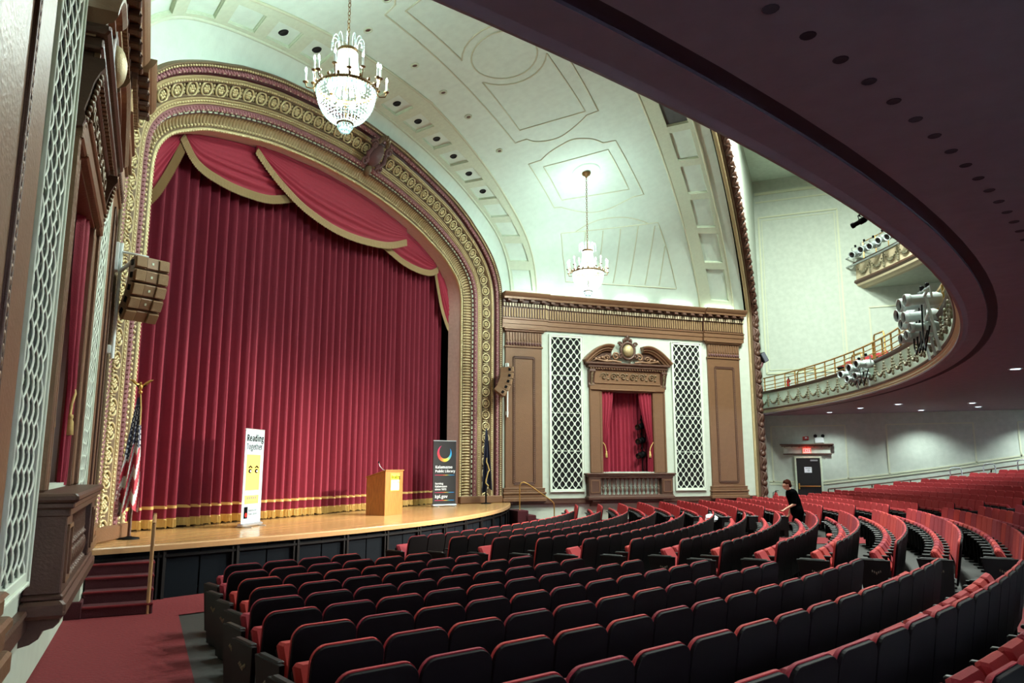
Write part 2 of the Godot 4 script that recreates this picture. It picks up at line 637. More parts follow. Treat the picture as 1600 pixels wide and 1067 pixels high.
func vault() -> void:
	var root := Node3D.new()
	root.name = "ceiling_vault"
	add_child(root)
	root.set_meta("kind", "structure")
	root.set_meta("label", "cream vaulted ceiling with moulded panels between the stage arch and the outer arch")
	# middle field
	var rows := []
	for i in 25:
		var row := PackedVector3Array()
		for j in 97:
			var u := 1.0 - 2.0 * j / 96.0
			row.append(vp(lerpf(band_edge(u), 0.79, i / 24.0), u, -0.02))
		rows.append(row)
	obj("plaster_field", G.new().loft(rows), M.plaster_white, root)
	# the two coffered bands
	var cofA := []
	var cofB := []
	for k in 18:
		var u := -0.933 + 0.10976 * k
		var c := 0.046 + 0.018 * (1.0 - absf(u))
		cofA.append([u - 0.038, u + 0.038, c - 0.036, c + 0.037, absf(u) < 0.56 and absf(u + 0.6) > 0.06])
	for k in 16:
		var u := -0.914 + 0.12187 * k
		cofB.append([u - 0.05, u + 0.05, 0.845, 0.928, false, k == 10])
	band(root, cofA, 0.0, 1)
	band(root, cofB, 0.79, 2)
	# plain strip before the outer arch and the line mouldings
	rows = []
	for t in [0.946, 1.0]:
		var row := PackedVector3Array()
		for j in 97:
			row.append(vp(t, 1.0 - 2.0 * j / 96.0, -0.06 if t < 0.96 else -0.10))
		rows.append(row)
	obj("arch_margin", G.new().loft(rows), M.plaster_white, root)
	for t in [-1.0, 0.79, 0.946]:
		var path := []
		for j in 97:
			var u := 1.0 - 2.0 * j / 96.0
			path.append(vp(band_edge(u) if t < 0 else t, u, 0.0))
		obj("line_moulding", G.new().tube(path, 0.035, 6), M.moulding, root)
	# lip where the vault starts beside the gilded frame
	rows = []
	var lip := []
	for j in 97:
		lip.append(vp(0.0, 1.0 - 2.0 * j / 96.0, 0.0))
	obj("line_moulding", G.new().tube(lip, 0.04, 6), M.plaster_cream, root)
	# raised panel mouldings, drawn on the vault
	var d := -0.03
	# large middle field: straight sides, lobed ends
	lines(root, [[0.292, -0.339], [0.295, -0.1], [0.297, 0.28], [0.344, 0.276]], false)
	lines(root, [[0.344, 0.276], [0.358, 0.291], [0.382, 0.301], [0.42, 0.305], [0.467, 0.3], [0.534, 0.274], [0.59, 0.247]], true)
	lines(root, [[0.59, 0.247], [0.635, 0.243], [0.638, -0.1], [0.64, -0.34], [0.6, -0.343]], false)
	lines(root, [[0.6, -0.343], [0.57, -0.372], [0.53, -0.39], [0.47, -0.395], [0.41, -0.39], [0.37, -0.372], [0.337, -0.343]], true)
	lines(root, [[0.337, -0.343], [0.292, -0.339]], false)
	var circ := []
	for k in 33:
		var a := TAU * k / 32.0
		circ.append([0.467 + 0.105 * cos(a), -0.045 + 0.078 * sin(a)])
	lines(root, circ, false)
	for s in [-1, 1]:
		var c := []
		for k in 11:
			var a := -PI / 2 + (k - 5) * 0.19
			c.append([0.467 - 0.135 * sin((k - 5) * 0.21), -0.045 + s * 0.101 * cos((k - 5) * 0.21)])
		var far_u := -0.312 if s < 0 else 0.232
		var q := c.duplicate()
		q.append([0.342, far_u] if c[-1][0] < 0.467 else [0.592, far_u])
		q.append([0.592, far_u] if c[-1][0] < 0.467 else [0.342, far_u])
		q.append(c[0])
		lines(root, q, false)
	for s in [1, -1]:
		var o := 0.0 if s > 0 else -0.075
		lines(root, arcs([[0.344, 0.381], [0.291, 0.388], [0.288, 0.5], [0.285, 0.613], [0.315, 0.613]], s, o), false)
		lines(root, arcs([[0.315, 0.613], [0.331, 0.622], [0.376, 0.639], [0.426, 0.646], [0.496, 0.636], [0.574, 0.608], [0.619, 0.592]], s, o), true)
		lines(root, arcs([[0.619, 0.592], [0.664, 0.586], [0.653, 0.475], [0.643, 0.364], [0.594, 0.363]], s, o), false)
		lines(root, arcs([[0.594, 0.363], [0.573, 0.345], [0.546, 0.333], [0.496, 0.324], [0.44, 0.337], [0.388, 0.356], [0.344, 0.381]], s, o), true)
		lines(root, arcs([[0.337, 0.413], [0.601, 0.392], [0.614, 0.56], [0.331, 0.579], [0.337, 0.413]], s, o), false)
		lines(root, arcs([[0.261, 0.739], [0.683, 0.699], [0.69, 0.8], [0.695, 0.934], [0.222, 0.930], [0.235, 0.83], [0.261, 0.739]], s, o), false)
		lines(root, arcs([[0.325, 0.731], [0.392, 0.697], [0.452, 0.679], [0.521, 0.673], [0.573, 0.678], [0.622, 0.693], [0.638, 0.701]], s, o), true)
		for r in [[0.665, 0.712, 0.558, 0.926], [0.594, 0.712, 0.488, 0.926], [0.516, 0.722, 0.421, 0.926], [0.44, 0.728, 0.35, 0.926], [0.365, 0.732, 0.285, 0.926], [0.684, 0.789, 0.62, 0.926]]:
			lines(root, arcs([[r[0], r[1]], [r[2], r[3]]], s, o), false)
	# ceiling roses round the chandelier stems, small round spotlights on the field
	for q in [[0.479, 0.469], [0.36, -0.50]]:
		var n := vault_n(q[0], q[1])
		var xf := Transform3D(frame_from(n), vp(q[0], q[1], -0.02))
		obj("ceiling_rose", G.new().lathe([Vector2(0, 0.03), Vector2(0.22, 0.03), Vector2(0.25, 0.05), Vector2(0.42, 0.035), Vector2(0.46, 0.05), Vector2(0.5, 0.0)], 24, xf), M.plaster_white, root)
	for q in [[0.219, -0.336], [0.223, -0.158], [0.22, -0.022], [0.223, 0.108], [0.226, 0.296], [0.334, -0.368]]:
		var xf := Transform3D(frame_from(vault_n(q[0], q[1])), vp(q[0], q[1], -0.02))
		var o := obj("recessed_spotlight", G.new().lathe([Vector2(0.11, 0.0), Vector2(0.11, 0.025), Vector2(0.07, 0.03), Vector2(0.06, 0.004)], 14, xf), M.plaster_cream, root)
		obj("aperture", G.new().lathe([Vector2(0.0, 0.01), Vector2(0.062, 0.01)], 14, xf), M.bronze_dark, o)

func frame_from(n: Vector3) -> Basis:               # y axis along n
	var x := n.cross(Vector3(0, 0, 1)).normalized()
	return Basis(x, n, x.cross(n))

func arcs(p: Array, s: int, o: float) -> Array:
	var r := []
	for q in p:
		r.append([q[0], s * q[1] + o])
	return r

func lines(root: Node3D, pts: Array, curved: bool) -> void:
	var path := []
	if curved:
		var c := []
		for q in pts:
			c.append(Vector2(q[0] * 9.0, q[1] * 14.0))
		for q in spline(c, pts.size() * 5):
			path.append(vp(q.x / 9.0, clampf(q.y / 14.0, -1, 1), -0.014))
	else:
		for i in pts.size() - 1:
			for k in 6 + (1 if i == pts.size() - 2 else 0):
				var q := Vector2(pts[i][0], pts[i][1]).lerp(Vector2(pts[i + 1][0], pts[i + 1][1]), k / 6.0)
				path.append(vp(q.x, clampf(q.y, -1, 1), -0.014))
	obj("panel_moulding", G.new().tube(path, 0.022, 5), M.moulding, root)

func band(root: Node3D, cof: Array, base_t: float, which: int) -> void:
	var g := G.new()
	var deep := -0.08
	var edges := [-1.0]
	for c in cof:
		edges.append(c[0])
		edges.append(c[1])
	edges.append(1.0)
	for i in edges.size() - 1:
		var ua: float = edges[i]
		var ub: float = edges[i + 1]
		var inside := i % 2 == 1
		var cell = cof[(i - 1) / 2] if inside else null
		var spans := []
		if inside:
			spans = [[0.0, cell[2]], [cell[3], 2.0]] if which == 1 else [[0.79, cell[2]], [cell[3], 0.946]]
		else:
			spans = [[0.0, 2.0]] if which == 1 else [[0.79, 0.946]]
		for sp in spans:
			var rows := []
			for a in 5:
				var u := lerpf(ua, ub, a / 4.0)
				var row := PackedVector3Array()
				for b in 3:
					row.append(vp(lerpf(sp[0], band_edge(u) if sp[1] > 1.5 else sp[1], b / 2.0), u, 0.0))
				rows.append(row)
			g.loft(rows)
		if inside:
			var ring := []
			for h in [0.0, deep * 0.45, deep * 0.5, deep]:
				var ins: float = 0.0 if h > -0.037 else 0.03
				var row := PackedVector3Array()
				for e in [[ua, cell[2]], [(ua + ub) / 2, cell[2]], [ub, cell[2]], [ub, cell[3]], [(ua + ub) / 2, cell[3]], [ua, cell[3]]]:
					var um := (ua + ub) / 2
					var tm: float = (cell[2] + cell[3]) / 2
					row.append(vp(lerpf(e[1], tm, ins), lerpf(e[0], um, ins), h))
				ring.append(row)
			g.loft(ring, true, false)
			var rows := []
			for a in 4:
				var row := PackedVector3Array()
				for b in 4:
					row.append(vp(lerpf(cell[2], cell[3], b / 3.0), lerpf(ua, ub, a / 3.0), deep))
				rows.append(row)
			var vent: bool = cell.size() > 5 and cell[5]
			var panel := obj("air_vent" if vent else "coffer_panel", G.new().loft(rows), M.vent_grey if vent else M.plaster_white, root)
			if cell[4]:
				var tm: float = (cell[2] + cell[3]) / 2
				var xf := Transform3D(frame_from(vault_n(tm, (ua + ub) / 2)), vp(tm, (ua + ub) / 2, deep))
				obj("spotlight_hole", G.new().lathe([Vector2(0.0, 0.012), Vector2(0.085, 0.012), Vector2(0.095, 0.03), Vector2(0.115, 0.0)], 16, xf), M.void, panel)
	obj("coffered_band", g, M.plaster_cream, root)

func floors() -> void:
	var rows := []
	for i in 49:
		var row := PackedVector3Array()
		for j in 77:
			var p := Vector2(-19.0 + j * 0.5, 1.0 + i * 0.5)
			row.append(Vector3(p.x, flo_xz(p.x, p.y), p.y))
		rows.append(row)
	var fl := struct("floor", G.new().loft(rows), M.concrete, "grey concrete raked floor under the seat rows")
	for a in [[Vector2(-6.0, 2.6), Vector2(-5.6, 24.0), 1.75], [Vector2(5.6, 2.6), Vector2(5.6, 24.0), 1.75]]:
		carpet(fl, a[0], a[1], a[2])
	for w in 2:
		var a := wx(w, 0.2, 0, 0.66).origin
		var b := wx(w, 17.5, 0, 0.66).origin
		carpet(fl, Vector2(a.x, a.z), Vector2(b.x, b.z), 1.5)
	# cross strip in front of the first row
	rows = []
	for i in 5:
		var row := PackedVector3Array()
		for j in 41:
			var th := deg_to_rad(-31.0 + 62.0 * j / 40.0)
			var r := 18.2 + i * 0.6
			var p := Vector2(0.5 + r * sin(th), -15.6 + r * cos(th))
			row.append(Vector3(p.x, flo_xz(p.x, p.y) + 0.016, p.y))
		rows.append(row)
	obj("aisle_carpet", G.new().loft(rows), M.carpet, fl)

func carpet(fl: Node3D, a: Vector2, b: Vector2, w: float) -> void:
	var rows := []
	var d := (b - a).normalized()
	var n := Vector2(-d.y, d.x)
	for i in 49:
		var c := a.lerp(b, i / 48.0)
		var row := PackedVector3Array()
		for j in 4:
			var p := c + n * w * (j / 3.0 - 0.5)
			row.append(Vector3(p.x, flo_xz(p.x, p.y) + 0.014, p.y))
		rows.append(row)
	obj("aisle_carpet", G.new().loft(rows), M.carpet, fl)

func edge_z(x: float) -> float:
	return 3.15 - 1.35 * pow(absf(x) / 7.2, 2.0)

func stage() -> void:
	var root := Node3D.new()
	root.name = "floor_stage"
	add_child(root)
	root.set_meta("kind", "structure")
	root.set_meta("label", "raised stage with a glossy honey-coloured wooden floor and a dark panelled front")
	var n := 48
	var top := PackedVector3Array()
	var back := PackedVector3Array()
	var lip := [PackedVector3Array(), PackedVector3Array(), PackedVector3Array(), PackedVector3Array(), PackedVector3Array()]
	for k in n + 1:
		var x := lerpf(-8.72, 8.72, float(k) / n)
		var z := edge_z(x)
		top.append(Vector3(x, 0.9, z - 0.12))
		back.append(Vector3(x, 0.9, -5.0))
		lip[0].append(Vector3(x, 0.9, z - 0.12))
		lip[1].append(Vector3(x, 0.9, z - 0.02))
		lip[2].append(Vector3(x, 0.88, z))
		lip[3].append(Vector3(x, 0.80, z))
		lip[4].append(Vector3(x, 0.80, z - 0.12))
	obj("stage_boards", G.new().loft([back, top], false, false), M.wood_stage, root)
	obj("stage_lip", G.new().loft(lip, false, false), M.wood_lip, root)
	# front: recessed panels between black posts
	var xs := []
	for k in 15:
		xs.append(-8.6 + 17.2 * k / 14.0)
	for k in 14:
		var a := Vector3(xs[k], 0.4, edge_z(xs[k]) - 0.12)
		var b := Vector3(xs[k + 1], 0.4, edge_z(xs[k + 1]) - 0.12)
		for h in 2:
			var p := a.lerp(b, 0.5 * h + 0.01)
			var q := a.lerp(b, 0.5 * h + 0.49)
			var d := q - p
			obj("apron_panel", G.new().box(Transform3D(Basis(Vector3.UP, -atan2(d.z, d.x)), (p + q) / 2), Vector3(d.length(), 0.84, 0.03), 0.006), M.apron, root)
		var t := (b - a)
		obj("apron_rail", G.new().box(Transform3D(Basis(Vector3.UP, -atan2(t.z, t.x)), (a + b) / 2 + Vector3(0, 0.30, 0.05)), Vector3(t.length(), 0.05, 0.05), 0.008), M.black, root)
		obj("apron_post", G.new().at(a + Vector3(0, -0.03, 0.05), Vector3(0.07, 0.84, 0.05), 0.006), M.black, root)
		obj("apron_post", G.new().at(a.lerp(b, 0.93) + Vector3(0, -0.03, 0.05), Vector3(0.05, 0.84, 0.04), 0.006), M.black, root)
	struct("wall_backstage", G.new().at(Vector3(0, 5.7, -2.2), Vector3(19, 12, 0.2)).at(Vector3(-9.2, 5.7, -1.2), Vector3(0.2, 12, 2.0)).at(Vector3(9.2, 5.7, -1.2), Vector3(0.2, 12, 2.0)).at(Vector3(0, 11.4, -1.2), Vector3(18.4, 0.2, 2.0)), M.void, "black wall behind the stage curtain")

var FI := []       # inner and outer path of the gilded frame, from far floor over the arch to near floor
var FO := []

func frame_paths() -> void:
	var ia := spline([Vector2(6.82, 7.7), Vector2(6.8, 8.1), Vector2(6.7, 8.45), Vector2(6.42, 8.8), Vector2(5.95, 9.08), Vector2(5.34, 9.35), Vector2(4.0, 9.7), Vector2(3.0, 9.88), Vector2(1.5, 10.03), Vector2(0, 10.08)], 61)
	var oa := spline([Vector2(8.37, 8.2), Vector2(8.3, 8.75), Vector2(8.05, 9.25), Vector2(7.5, 9.8), Vector2(6.7, 10.25), Vector2(5.9, 10.57), Vector2(5.3, 10.78), Vector2(4.0, 11.08), Vector2(1.4, 11.4), Vector2(0, 11.43)], 61)
	for s in [1, -1]:
		var pi := []
		var po := []
		for k in 25:
			pi.append(Vector3(6.82 * s, lerpf(0.9, 7.7, k / 25.0), 0))
			po.append(Vector3(8.39 if s > 0 else PL.x, lerpf(0.9, 8.2, k / 25.0), 0.93 if s > 0 else PL.z))
		for k in 61:
			pi.append(Vector3(ia[k].x * s, ia[k].y, 0))
			var near := (1.0 - k / 60.0) if s < 0 else 0.0      # eases the near foot onto its wall
			po.append(Vector3(oa[k].x * s - (8.37 + PL.x) * -near, oa[k].y, 0.93 + (PL.z - 0.93) * near))
		if s < 0:
			pi.reverse()
			po.reverse()
			pi.remove_at(0)
			po.remove_at(0)
		FI += pi
		FO += po

func fp(i: int, w: float, h: float) -> Vector3:
	return FI[i].lerp(FO[i], w) + fn(i) * h

func fn(i: int) -> Vector3:
	var t: Vector3 = FI[mini(i + 1, FI.size() - 1)] + FO[mini(i + 1, FO.size() - 1)] - FI[maxi(i - 1, 0)] - FO[maxi(i - 1, 0)]
	var n := t.cross(FO[i] - FI[i]).normalized()
	return n if n.z > 0 else -n

func along(w: float, pitch: float, h := 0.0) -> Array:      # even stations on the frame: x along, y outwards, z to the room
	var out := []
	var pts := []
	var acc := [0.0]
	for i in FI.size():
		pts.append(fp(i, w, h))
		if i:
			acc.append(acc[-1] + pts[i].distance_to(pts[i - 1]))
	var n := int(acc[-1] / pitch)
	var i := 0
	for k in n:
		var s: float = (k + 0.5) * acc[-1] / n
		while i < acc.size() - 2 and acc[i + 1] < s:
			i += 1
		var p: Vector3 = pts[i].lerp(pts[i + 1], (s - acc[i]) / (acc[i + 1] - acc[i]))
		var x: Vector3 = (pts[i + 1] - pts[i]).normalized()
		var z := fn(i)
		z = (z - x * z.dot(x)).normalized()
		out.append(Transform3D(Basis(x, z.cross(x), z), p))
	return out

func frame_band(root: Node3D, called: String, prof: Array, m: Material) -> void:
	var rows := []
	for q in prof:
		var row := PackedVector3Array()
		for i in FI.size():
			row.append(fp(i, q[0], q[1]))
		rows.append(row)
	obj(called, G.new().loft(rows), m, root)

func round_prof(a: float, b: float, h0: float, h: float, n := 6) -> Array:
	var o := []
	for k in n + 1:
		var t := PI * k / n
		o.append([lerpf(a, b, 0.5 - 0.5 * cos(t)), h0 + h * sin(t)])
	return o

func proscenium() -> void:
	frame_paths()
	var root := Node3D.new()
	root.name = "trim_1"
	add_child(root)
	root.set_meta("kind", "structure")
	root.set_meta("label", "gilded frame of the stage arch with leaf, rope and medallion bands")
	# plain reveal behind the frame
	var rv := [PackedVector3Array(), PackedVector3Array()]
	for i in FI.size():
		rv[0].append(FI[i])
		rv[1].append(Vector3(FI[i].x, FI[i].y, -0.46))
	obj("reveal", G.new().loft(rv), M.blush, root)
	frame_band(root, "inner_bead", round_prof(0.0, 0.06, 0.0, 0.07), M.gold_bright)
	frame_band(root, "leaf_cove", [[0.06, 0.03], [0.09, -0.03], [0.14, -0.07], [0.2, -0.06], [0.25, 0.0], [0.265, 0.05], [0.27, 0.05]], M.gold_dark)
	frame_band(root, "dentil_bed", [[0.27, 0.05], [0.285, 0.02], [0.305, 0.02], [0.31, 0.05]], M.maroon_paint)
	frame_band(root, "inner_rope", round_prof(0.31, 0.40, 0.04, 0.08), M.rose)
	frame_band(root, "bead_moulding", [[0.40, 0.05], [0.41, 0.08], [0.43, 0.08], [0.435, 0.04]] + round_prof(0.435, 0.47, 0.03, 0.04) + [[0.475, 0.05], [0.50, 0.06], [0.505, 0.03]], M.gold)
	frame_band(root, "medallion_band", [[0.505, 0.03], [0.515, 0.055], [0.53, 0.055], [0.54, 0.0], [0.70, 0.0], [0.71, 0.055], [0.725, 0.055], [0.73, 0.03]], M.gold_dark)
	frame_band(root, "outer_bead", round_prof(0.73, 0.77, 0.03, 0.05) + [[0.775, 0.04], [0.80, 0.06], [0.805, 0.03]], M.gold)
	frame_band(root, "maroon_cove", [[0.805, 0.03], [0.82, -0.02], [0.845, -0.02], [0.855, 0.04]], M.maroon_paint)
	frame_band(root, "outer_rope", round_prof(0.855, 0.92, 0.03, 0.07), M.rose)
	frame_band(root, "outer_moulding", [[0.92, 0.03], [0.93, 0.10], [0.95, 0.12], [0.965, 0.09], [0.975, 0.13], [0.995, 0.14], [1.0, 0.08], [1.0, -0.1]], M.gold_dark)
	# medallions: a ring, a six-lobed flower and a bud, one by one
	var g := G.new()
	var ring := []
	for k in 16:
		ring.append(Vector3(0.148 * cos(TAU * k / 16), 0.148 * sin(TAU * k / 16), 0.018))
	g.tube(ring, 0.026, 5, true)
	for k in 6:
		var a := TAU * k / 6
		g.ball(Vector3(0.06 * cos(a), 0.06 * sin(a), 0.01), Vector3(0.038, 0.038, 0.04), 6, 4)
	g.ball(Vector3(0, 0, 0.02), Vector3(0.026, 0.026, 0.026), 6, 4)
	for q in [[0.2, 0.075], [0.2, -0.075], [0.2, 0.0]]:
		g.ball(Vector3(q[0], q[1], 0.0), Vector3(0.022, 0.035, 0.022), 5, 4)
	var med := g.done()
	for xf in along(0.617, 0.41, 0.015):
		obj("medallion", med, M.gold_bright, root, xf)
	# acanthus leaves of the cove
	g = G.new()
	var rows := []
	for i in 5:
		var y: float = [-0.17, -0.11, -0.04, 0.06, 0.17][i]
		var wv: float = [0.036, 0.044, 0.04, 0.03, 0.012][i]
		var z: float = [0.045, 0.03, 0.005, 0.015, 0.055][i]
		rows.append(PackedVector3Array([Vector3(-wv, y, z - 0.02), Vector3(-wv * 0.4, y, z + 0.02), Vector3(0, y, z + 0.012), Vector3(wv * 0.4, y, z + 0.02), Vector3(wv, y, z - 0.02)]))
	g.loft(rows)
	stuff("acanthus_leaf", g.done(), M.gold, along(0.165, 0.1, -0.05), root)
	stuff("leaf_tip", G.new().ball(Vector3(0, 0, 0), Vector3(0.036, 0.03, 0.03), 6, 4).done(), M.gold_bright, along(0.095, 0.1, 0.0), root)
	stuff("dentil", G.new().at(Vector3.ZERO, Vector3(0.10, 0.035, 0.03)).done(), M.plaster_cream, along(0.293, 0.17, 0.035), root)
	var knot := G.new().box(Transform3D(Basis(Vector3(0, 0, 1), 0.7), Vector3.ZERO), Vector3(0.03, 0.13, 0.05), 0.008).done()
	stuff("rope_strand", knot, M.rose, along(0.355, 0.085, 0.10), root)
	stuff("rope_strand", knot, M.rose, along(0.887, 0.085, 0.085), root)
	stuff("rope_stud", G.new().ball(Vector3.ZERO, Vector3(0.028, 0.02, 0.02), 6, 4).done(), M.cream_trim, along(0.335, 0.14, 0.115), root)
	stuff("rope_stud", G.new().ball(Vector3.ZERO, Vector3(0.028, 0.02, 0.02), 6, 4).done(), M.cream_trim, along(0.868, 0.14, 0.09), root)
	var bead := G.new().ball(Vector3.ZERO, Vector3(0.03, 0.025, 0.025), 6, 4).done()
	stuff("bead", bead, M.gold_bright, along(0.452, 0.075, 0.06), root)
	stuff("bead", bead, M.gold_bright, along(0.75, 0.075, 0.075), root)
	stuff("bead", bead, M.gold_bright, along(0.03, 0.075, 0.06), root)
	stuff("bead", bead, M.gold_bright, along(0.955, 0.075, 0.115), root)
	# base blocks at both feet
	for s in [0, FI.size() - 1]:
		var a: Vector3 = FI[s]
		var b: Vector3 = FO[s]
		var d := b - a
		obj("base_block", G.new().box(Transform3D(Basis(Vector3.UP, -atan2(d.z, d.x)), Vector3((a.x + b.x) / 2, 1.03, (a.z + b.z) / 2) + fn(s) * 0.04), Vector3(d.length(), 0.26, 0.24), 0.03), M.bronze, root)
	# plain cove between the frame and the vault
	var cv := [PackedVector3Array(), PackedVector3Array(), PackedVector3Array()]
	for j in 121:
		var i: int = 25 + j
		var u := 1.0 - 2.0 * j / 120.0
		var o: Vector3 = FO[i]
		var v := vault_at(0.0, u)
		cv[0].append(o)
		cv[1].append(o.lerp(v, 0.85) + Vector3(0, 0, -0.1))
		cv[2].append(v)
	struct("trim_2", G.new().loft(cv), M.plaster_white, "plain cream cove above the gilded stage arch")
	# cartouche on the crown of the arch
	var c := thing("cartouche", "carved rose and gold cartouche on the crown of the stage arch", "cartouche", Transform3D(Basis(), fp(85, 0.60, 0.10)))
	var cz := fn(85)
	c.basis = Basis(Vector3.RIGHT, cz.cross(Vector3.RIGHT), cz).scaled(Vector3.ONE * 1.15)
	obj("shield", G.new().ball(Vector3(0, 0, 0.06), Vector3(0.22, 0.30, 0.13), 14, 10), M.rose_dark, c)
	g = G.new()
	for s in [-1, 1]:
		g = G.new()
		g.tube(spiral(Vector2(0.3 * s, 0.22), 0.13, s, 0.1), 0.035, 6)
		g.tube(spiral(Vector2(0.3 * s, -0.24), 0.12, -s, 0.1), 0.035, 6)
		g.tube([Vector3(0.2 * s, -0.3, 0.1), Vector3(0.34 * s, -0.05, 0.12), Vector3(0.22 * s, 0.32, 0.1)], [0.03, 0.06, 0.03], 6)
		obj("scrollwork", g, M.rose_dark, c)
	g = G.new()
	for k in 7:
		var a := PI * k / 6
		g.ball(Vector3(0.16 * cos(a), 0.36 + 0.14 * sin(a), 0.1), Vector3(0.06, 0.08, 0.05), 6, 5)
	obj("crest", g, M.gold_dark, c)
	obj("drop", G.new().ball(Vector3(0, -0.4, 0.08), Vector3(0.1, 0.16, 0.08), 8, 6), M.gold_dark, c)

func spiral(c: Vector2, r: float, s: float, z: float, turns := 1.4) -> Array:
	var o := []
	for k in 15:
		var a := TAU * turns * k / 14.0
		var q := r * (1.0 - 0.8 * k / 14.0)
		o.append(Vector3(c.x + s * q * cos(a), c.y + q * sin(a), z + 0.02 * k / 14.0))
	return o

func splay_wall(w: int) -> void:
	var nm: String = ["far", "near"][w]
	var sg := 1.0 if w == 0 else -1.0
	var S := side(w)
	var g := G.new()
	# wall with the opening of the opera window, back of the wall at -0.25
	for b in [[0.0, 4.08, 0.85, 8.7], [6.38, 11.1, 0.85, 8.7], [4.08, 6.38, 0.85, 1.98], [4.08, 6.38, 5.08, 8.7]]:
		g.box(S * X(sg * (b[0] + b[1]) / 2, (b[2] + b[3]) / 2, -0.125), Vector3(b[1] - b[0], b[3] - b[2], 0.25))
	struct("wall_%s" % nm, g, M.plaster, "cream splayed wall on the %s side of the stage" % nm)
	struct("wall_%s_base" % nm, G.new().box(S * X(sg * 5.55, 0.35, -0.2), Vector3(11.1, 1.1, 0.24)), M.plaster, "plain cream wall foot under the brown rail on the %s side" % nm)
	if w == 0:
		struct("baseboard_far", G.new().box(S * X(5.55, 0.1, -0.07), Vector3(11.0, 0.2, 0.03), 0.01), M.carpet_stair, "dark red baseboard along the far splayed wall")
	else:
		struct("baseboard_near", G.new().box(S * X(-1.0, 0.13, 0.0), Vector3(1.24, 0.26, 0.28), 0.015), M.carpet_stair, "dark red base block of the white pier beside the near stage steps")
		struct("wall_near_pier", G.new().box(S * X(-1.0, 0.54, -0.02), Vector3(1.2, 0.62, 0.24)), M.plaster, "short white pier of wall beside the near stage steps")
	# small dark room behind the window
	g = G.new()
	for b in [[Vector3(0, 3.5, -1.5), Vector3(3.2, 4.2, 0.1)], [Vector3(-1.6, 3.5, -0.9), Vector3(0.1, 4.2, 1.3)], [Vector3(1.6, 3.5, -0.9), Vector3(0.1, 4.2, 1.3)], [Vector3(0, 5.5, -0.9), Vector3(3.2, 0.1, 1.3)], [Vector3(0, 1.6, -0.9), Vector3(3.2, 0.1, 1.3)]]:
		g.box(S * X(sg * 5.23 + b[0].x, b[0].y, b[0].z), b[1])
	struct("wall_%s_box" % nm, g, M.maroon_paint, "dim maroon room behind the %s opera window" % nm)
	# brown rail at the foot of the panelled wall
	var pr := PackedVector2Array([Vector2(-0.1, 0.80), Vector2(0.03, 0.80), Vector2(0.05, 0.84), Vector2(0.05, 0.97), Vector2(0.07, 0.99), Vector2(0.06, 1.02), Vector2(-0.1, 1.02)])
	struct("trim_%d" % (3 + w), G.new().sweep(pr, [S * prof_frame(0.0), S * prof_frame(sg * 11.05)]), M.bronze_dark, "brown rail along the foot of the %s splayed wall" % nm)
	# entablature
	var e := Node3D.new()
	e.name = "trim_%d" % (5 + w)
	add_child(e)
	e.transform = S
	e.set_meta("kind", "structure")
	e.set_meta("label", "bronzed entablature with modillions, dentils and fluted frieze on the %s splayed wall" % nm)
	var secs := [[0.0, 1.8, 0.10], [1.8, 8.75, 0.0], [8.75, 10.7, 0.10]]
	for q in secs:
		var f := [prof_frame(sg * q[0]), prof_frame(sg * q[1])]
		var o: float = q[2]
		obj("architrave", G.new().sweep(PackedVector2Array([Vector2(-0.02, 7.28), Vector2(0.08 + o, 7.28), Vector2(0.08 + o, 7.44), Vector2(0.11 + o, 7.45), Vector2(0.11 + o, 7.6), Vector2(0.15 + o, 7.62), Vector2(0.15 + o, 7.66), Vector2(0.08 + o, 7.67), Vector2(-0.02, 7.67)]), f), M.bronze, e)
		obj("frieze", G.new().sweep(PackedVector2Array([Vector2(-0.02, 7.66), Vector2(0.07 + o, 7.66), Vector2(0.07 + o, 8.1), Vector2(-0.02, 8.1)]), f), M.bronze_dark, e)
		obj("dentil_course", G.new().sweep(PackedVector2Array([Vector2(-0.02, 8.09), Vector2(0.10 + o, 8.09), Vector2(0.10 + o, 8.24), Vector2(0.17 + o, 8.26), Vector2(0.17 + o, 8.38), Vector2(-0.02, 8.38)]), f), M.bronze_dark, e)
		obj("cornice", G.new().sweep(PackedVector2Array([Vector2(-0.02, 8.36), Vector2(0.32 + o, 8.36), Vector2(0.33 + o, 8.44), Vector2(0.36 + o, 8.46), Vector2(0.40 + o, 8.52), Vector2(0.43 + o, 8.58), Vector2(0.43 + o, 8.61), Vector2(-0.02, 8.61)]), f), M.bronze, e)
		var fl := []
		var den := []
		var n := int((q[1] - q[0]) / 0.105)
		for k in n:
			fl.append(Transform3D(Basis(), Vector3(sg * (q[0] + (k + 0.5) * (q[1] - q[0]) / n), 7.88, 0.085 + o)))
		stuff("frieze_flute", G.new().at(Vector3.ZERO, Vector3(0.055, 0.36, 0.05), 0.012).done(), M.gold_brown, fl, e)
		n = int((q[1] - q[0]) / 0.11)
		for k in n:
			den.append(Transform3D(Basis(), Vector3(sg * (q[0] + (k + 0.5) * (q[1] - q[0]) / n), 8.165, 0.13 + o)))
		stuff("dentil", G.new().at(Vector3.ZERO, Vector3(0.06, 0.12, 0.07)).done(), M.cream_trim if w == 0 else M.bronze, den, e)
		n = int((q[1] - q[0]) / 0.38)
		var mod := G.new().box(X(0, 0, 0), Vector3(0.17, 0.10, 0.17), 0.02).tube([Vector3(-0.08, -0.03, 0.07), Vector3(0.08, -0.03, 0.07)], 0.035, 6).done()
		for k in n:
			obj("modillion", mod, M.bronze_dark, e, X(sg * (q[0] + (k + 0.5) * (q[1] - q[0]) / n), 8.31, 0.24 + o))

func prof_frame(x: float) -> Transform3D:     # profile (depth, height) laid across the wall at x
	return Transform3D(Basis(Vector3(0, 0, 1), Vector3(0, 1, 0), Vector3(-1, 0, 0)), Vector3(x, 0, 0))

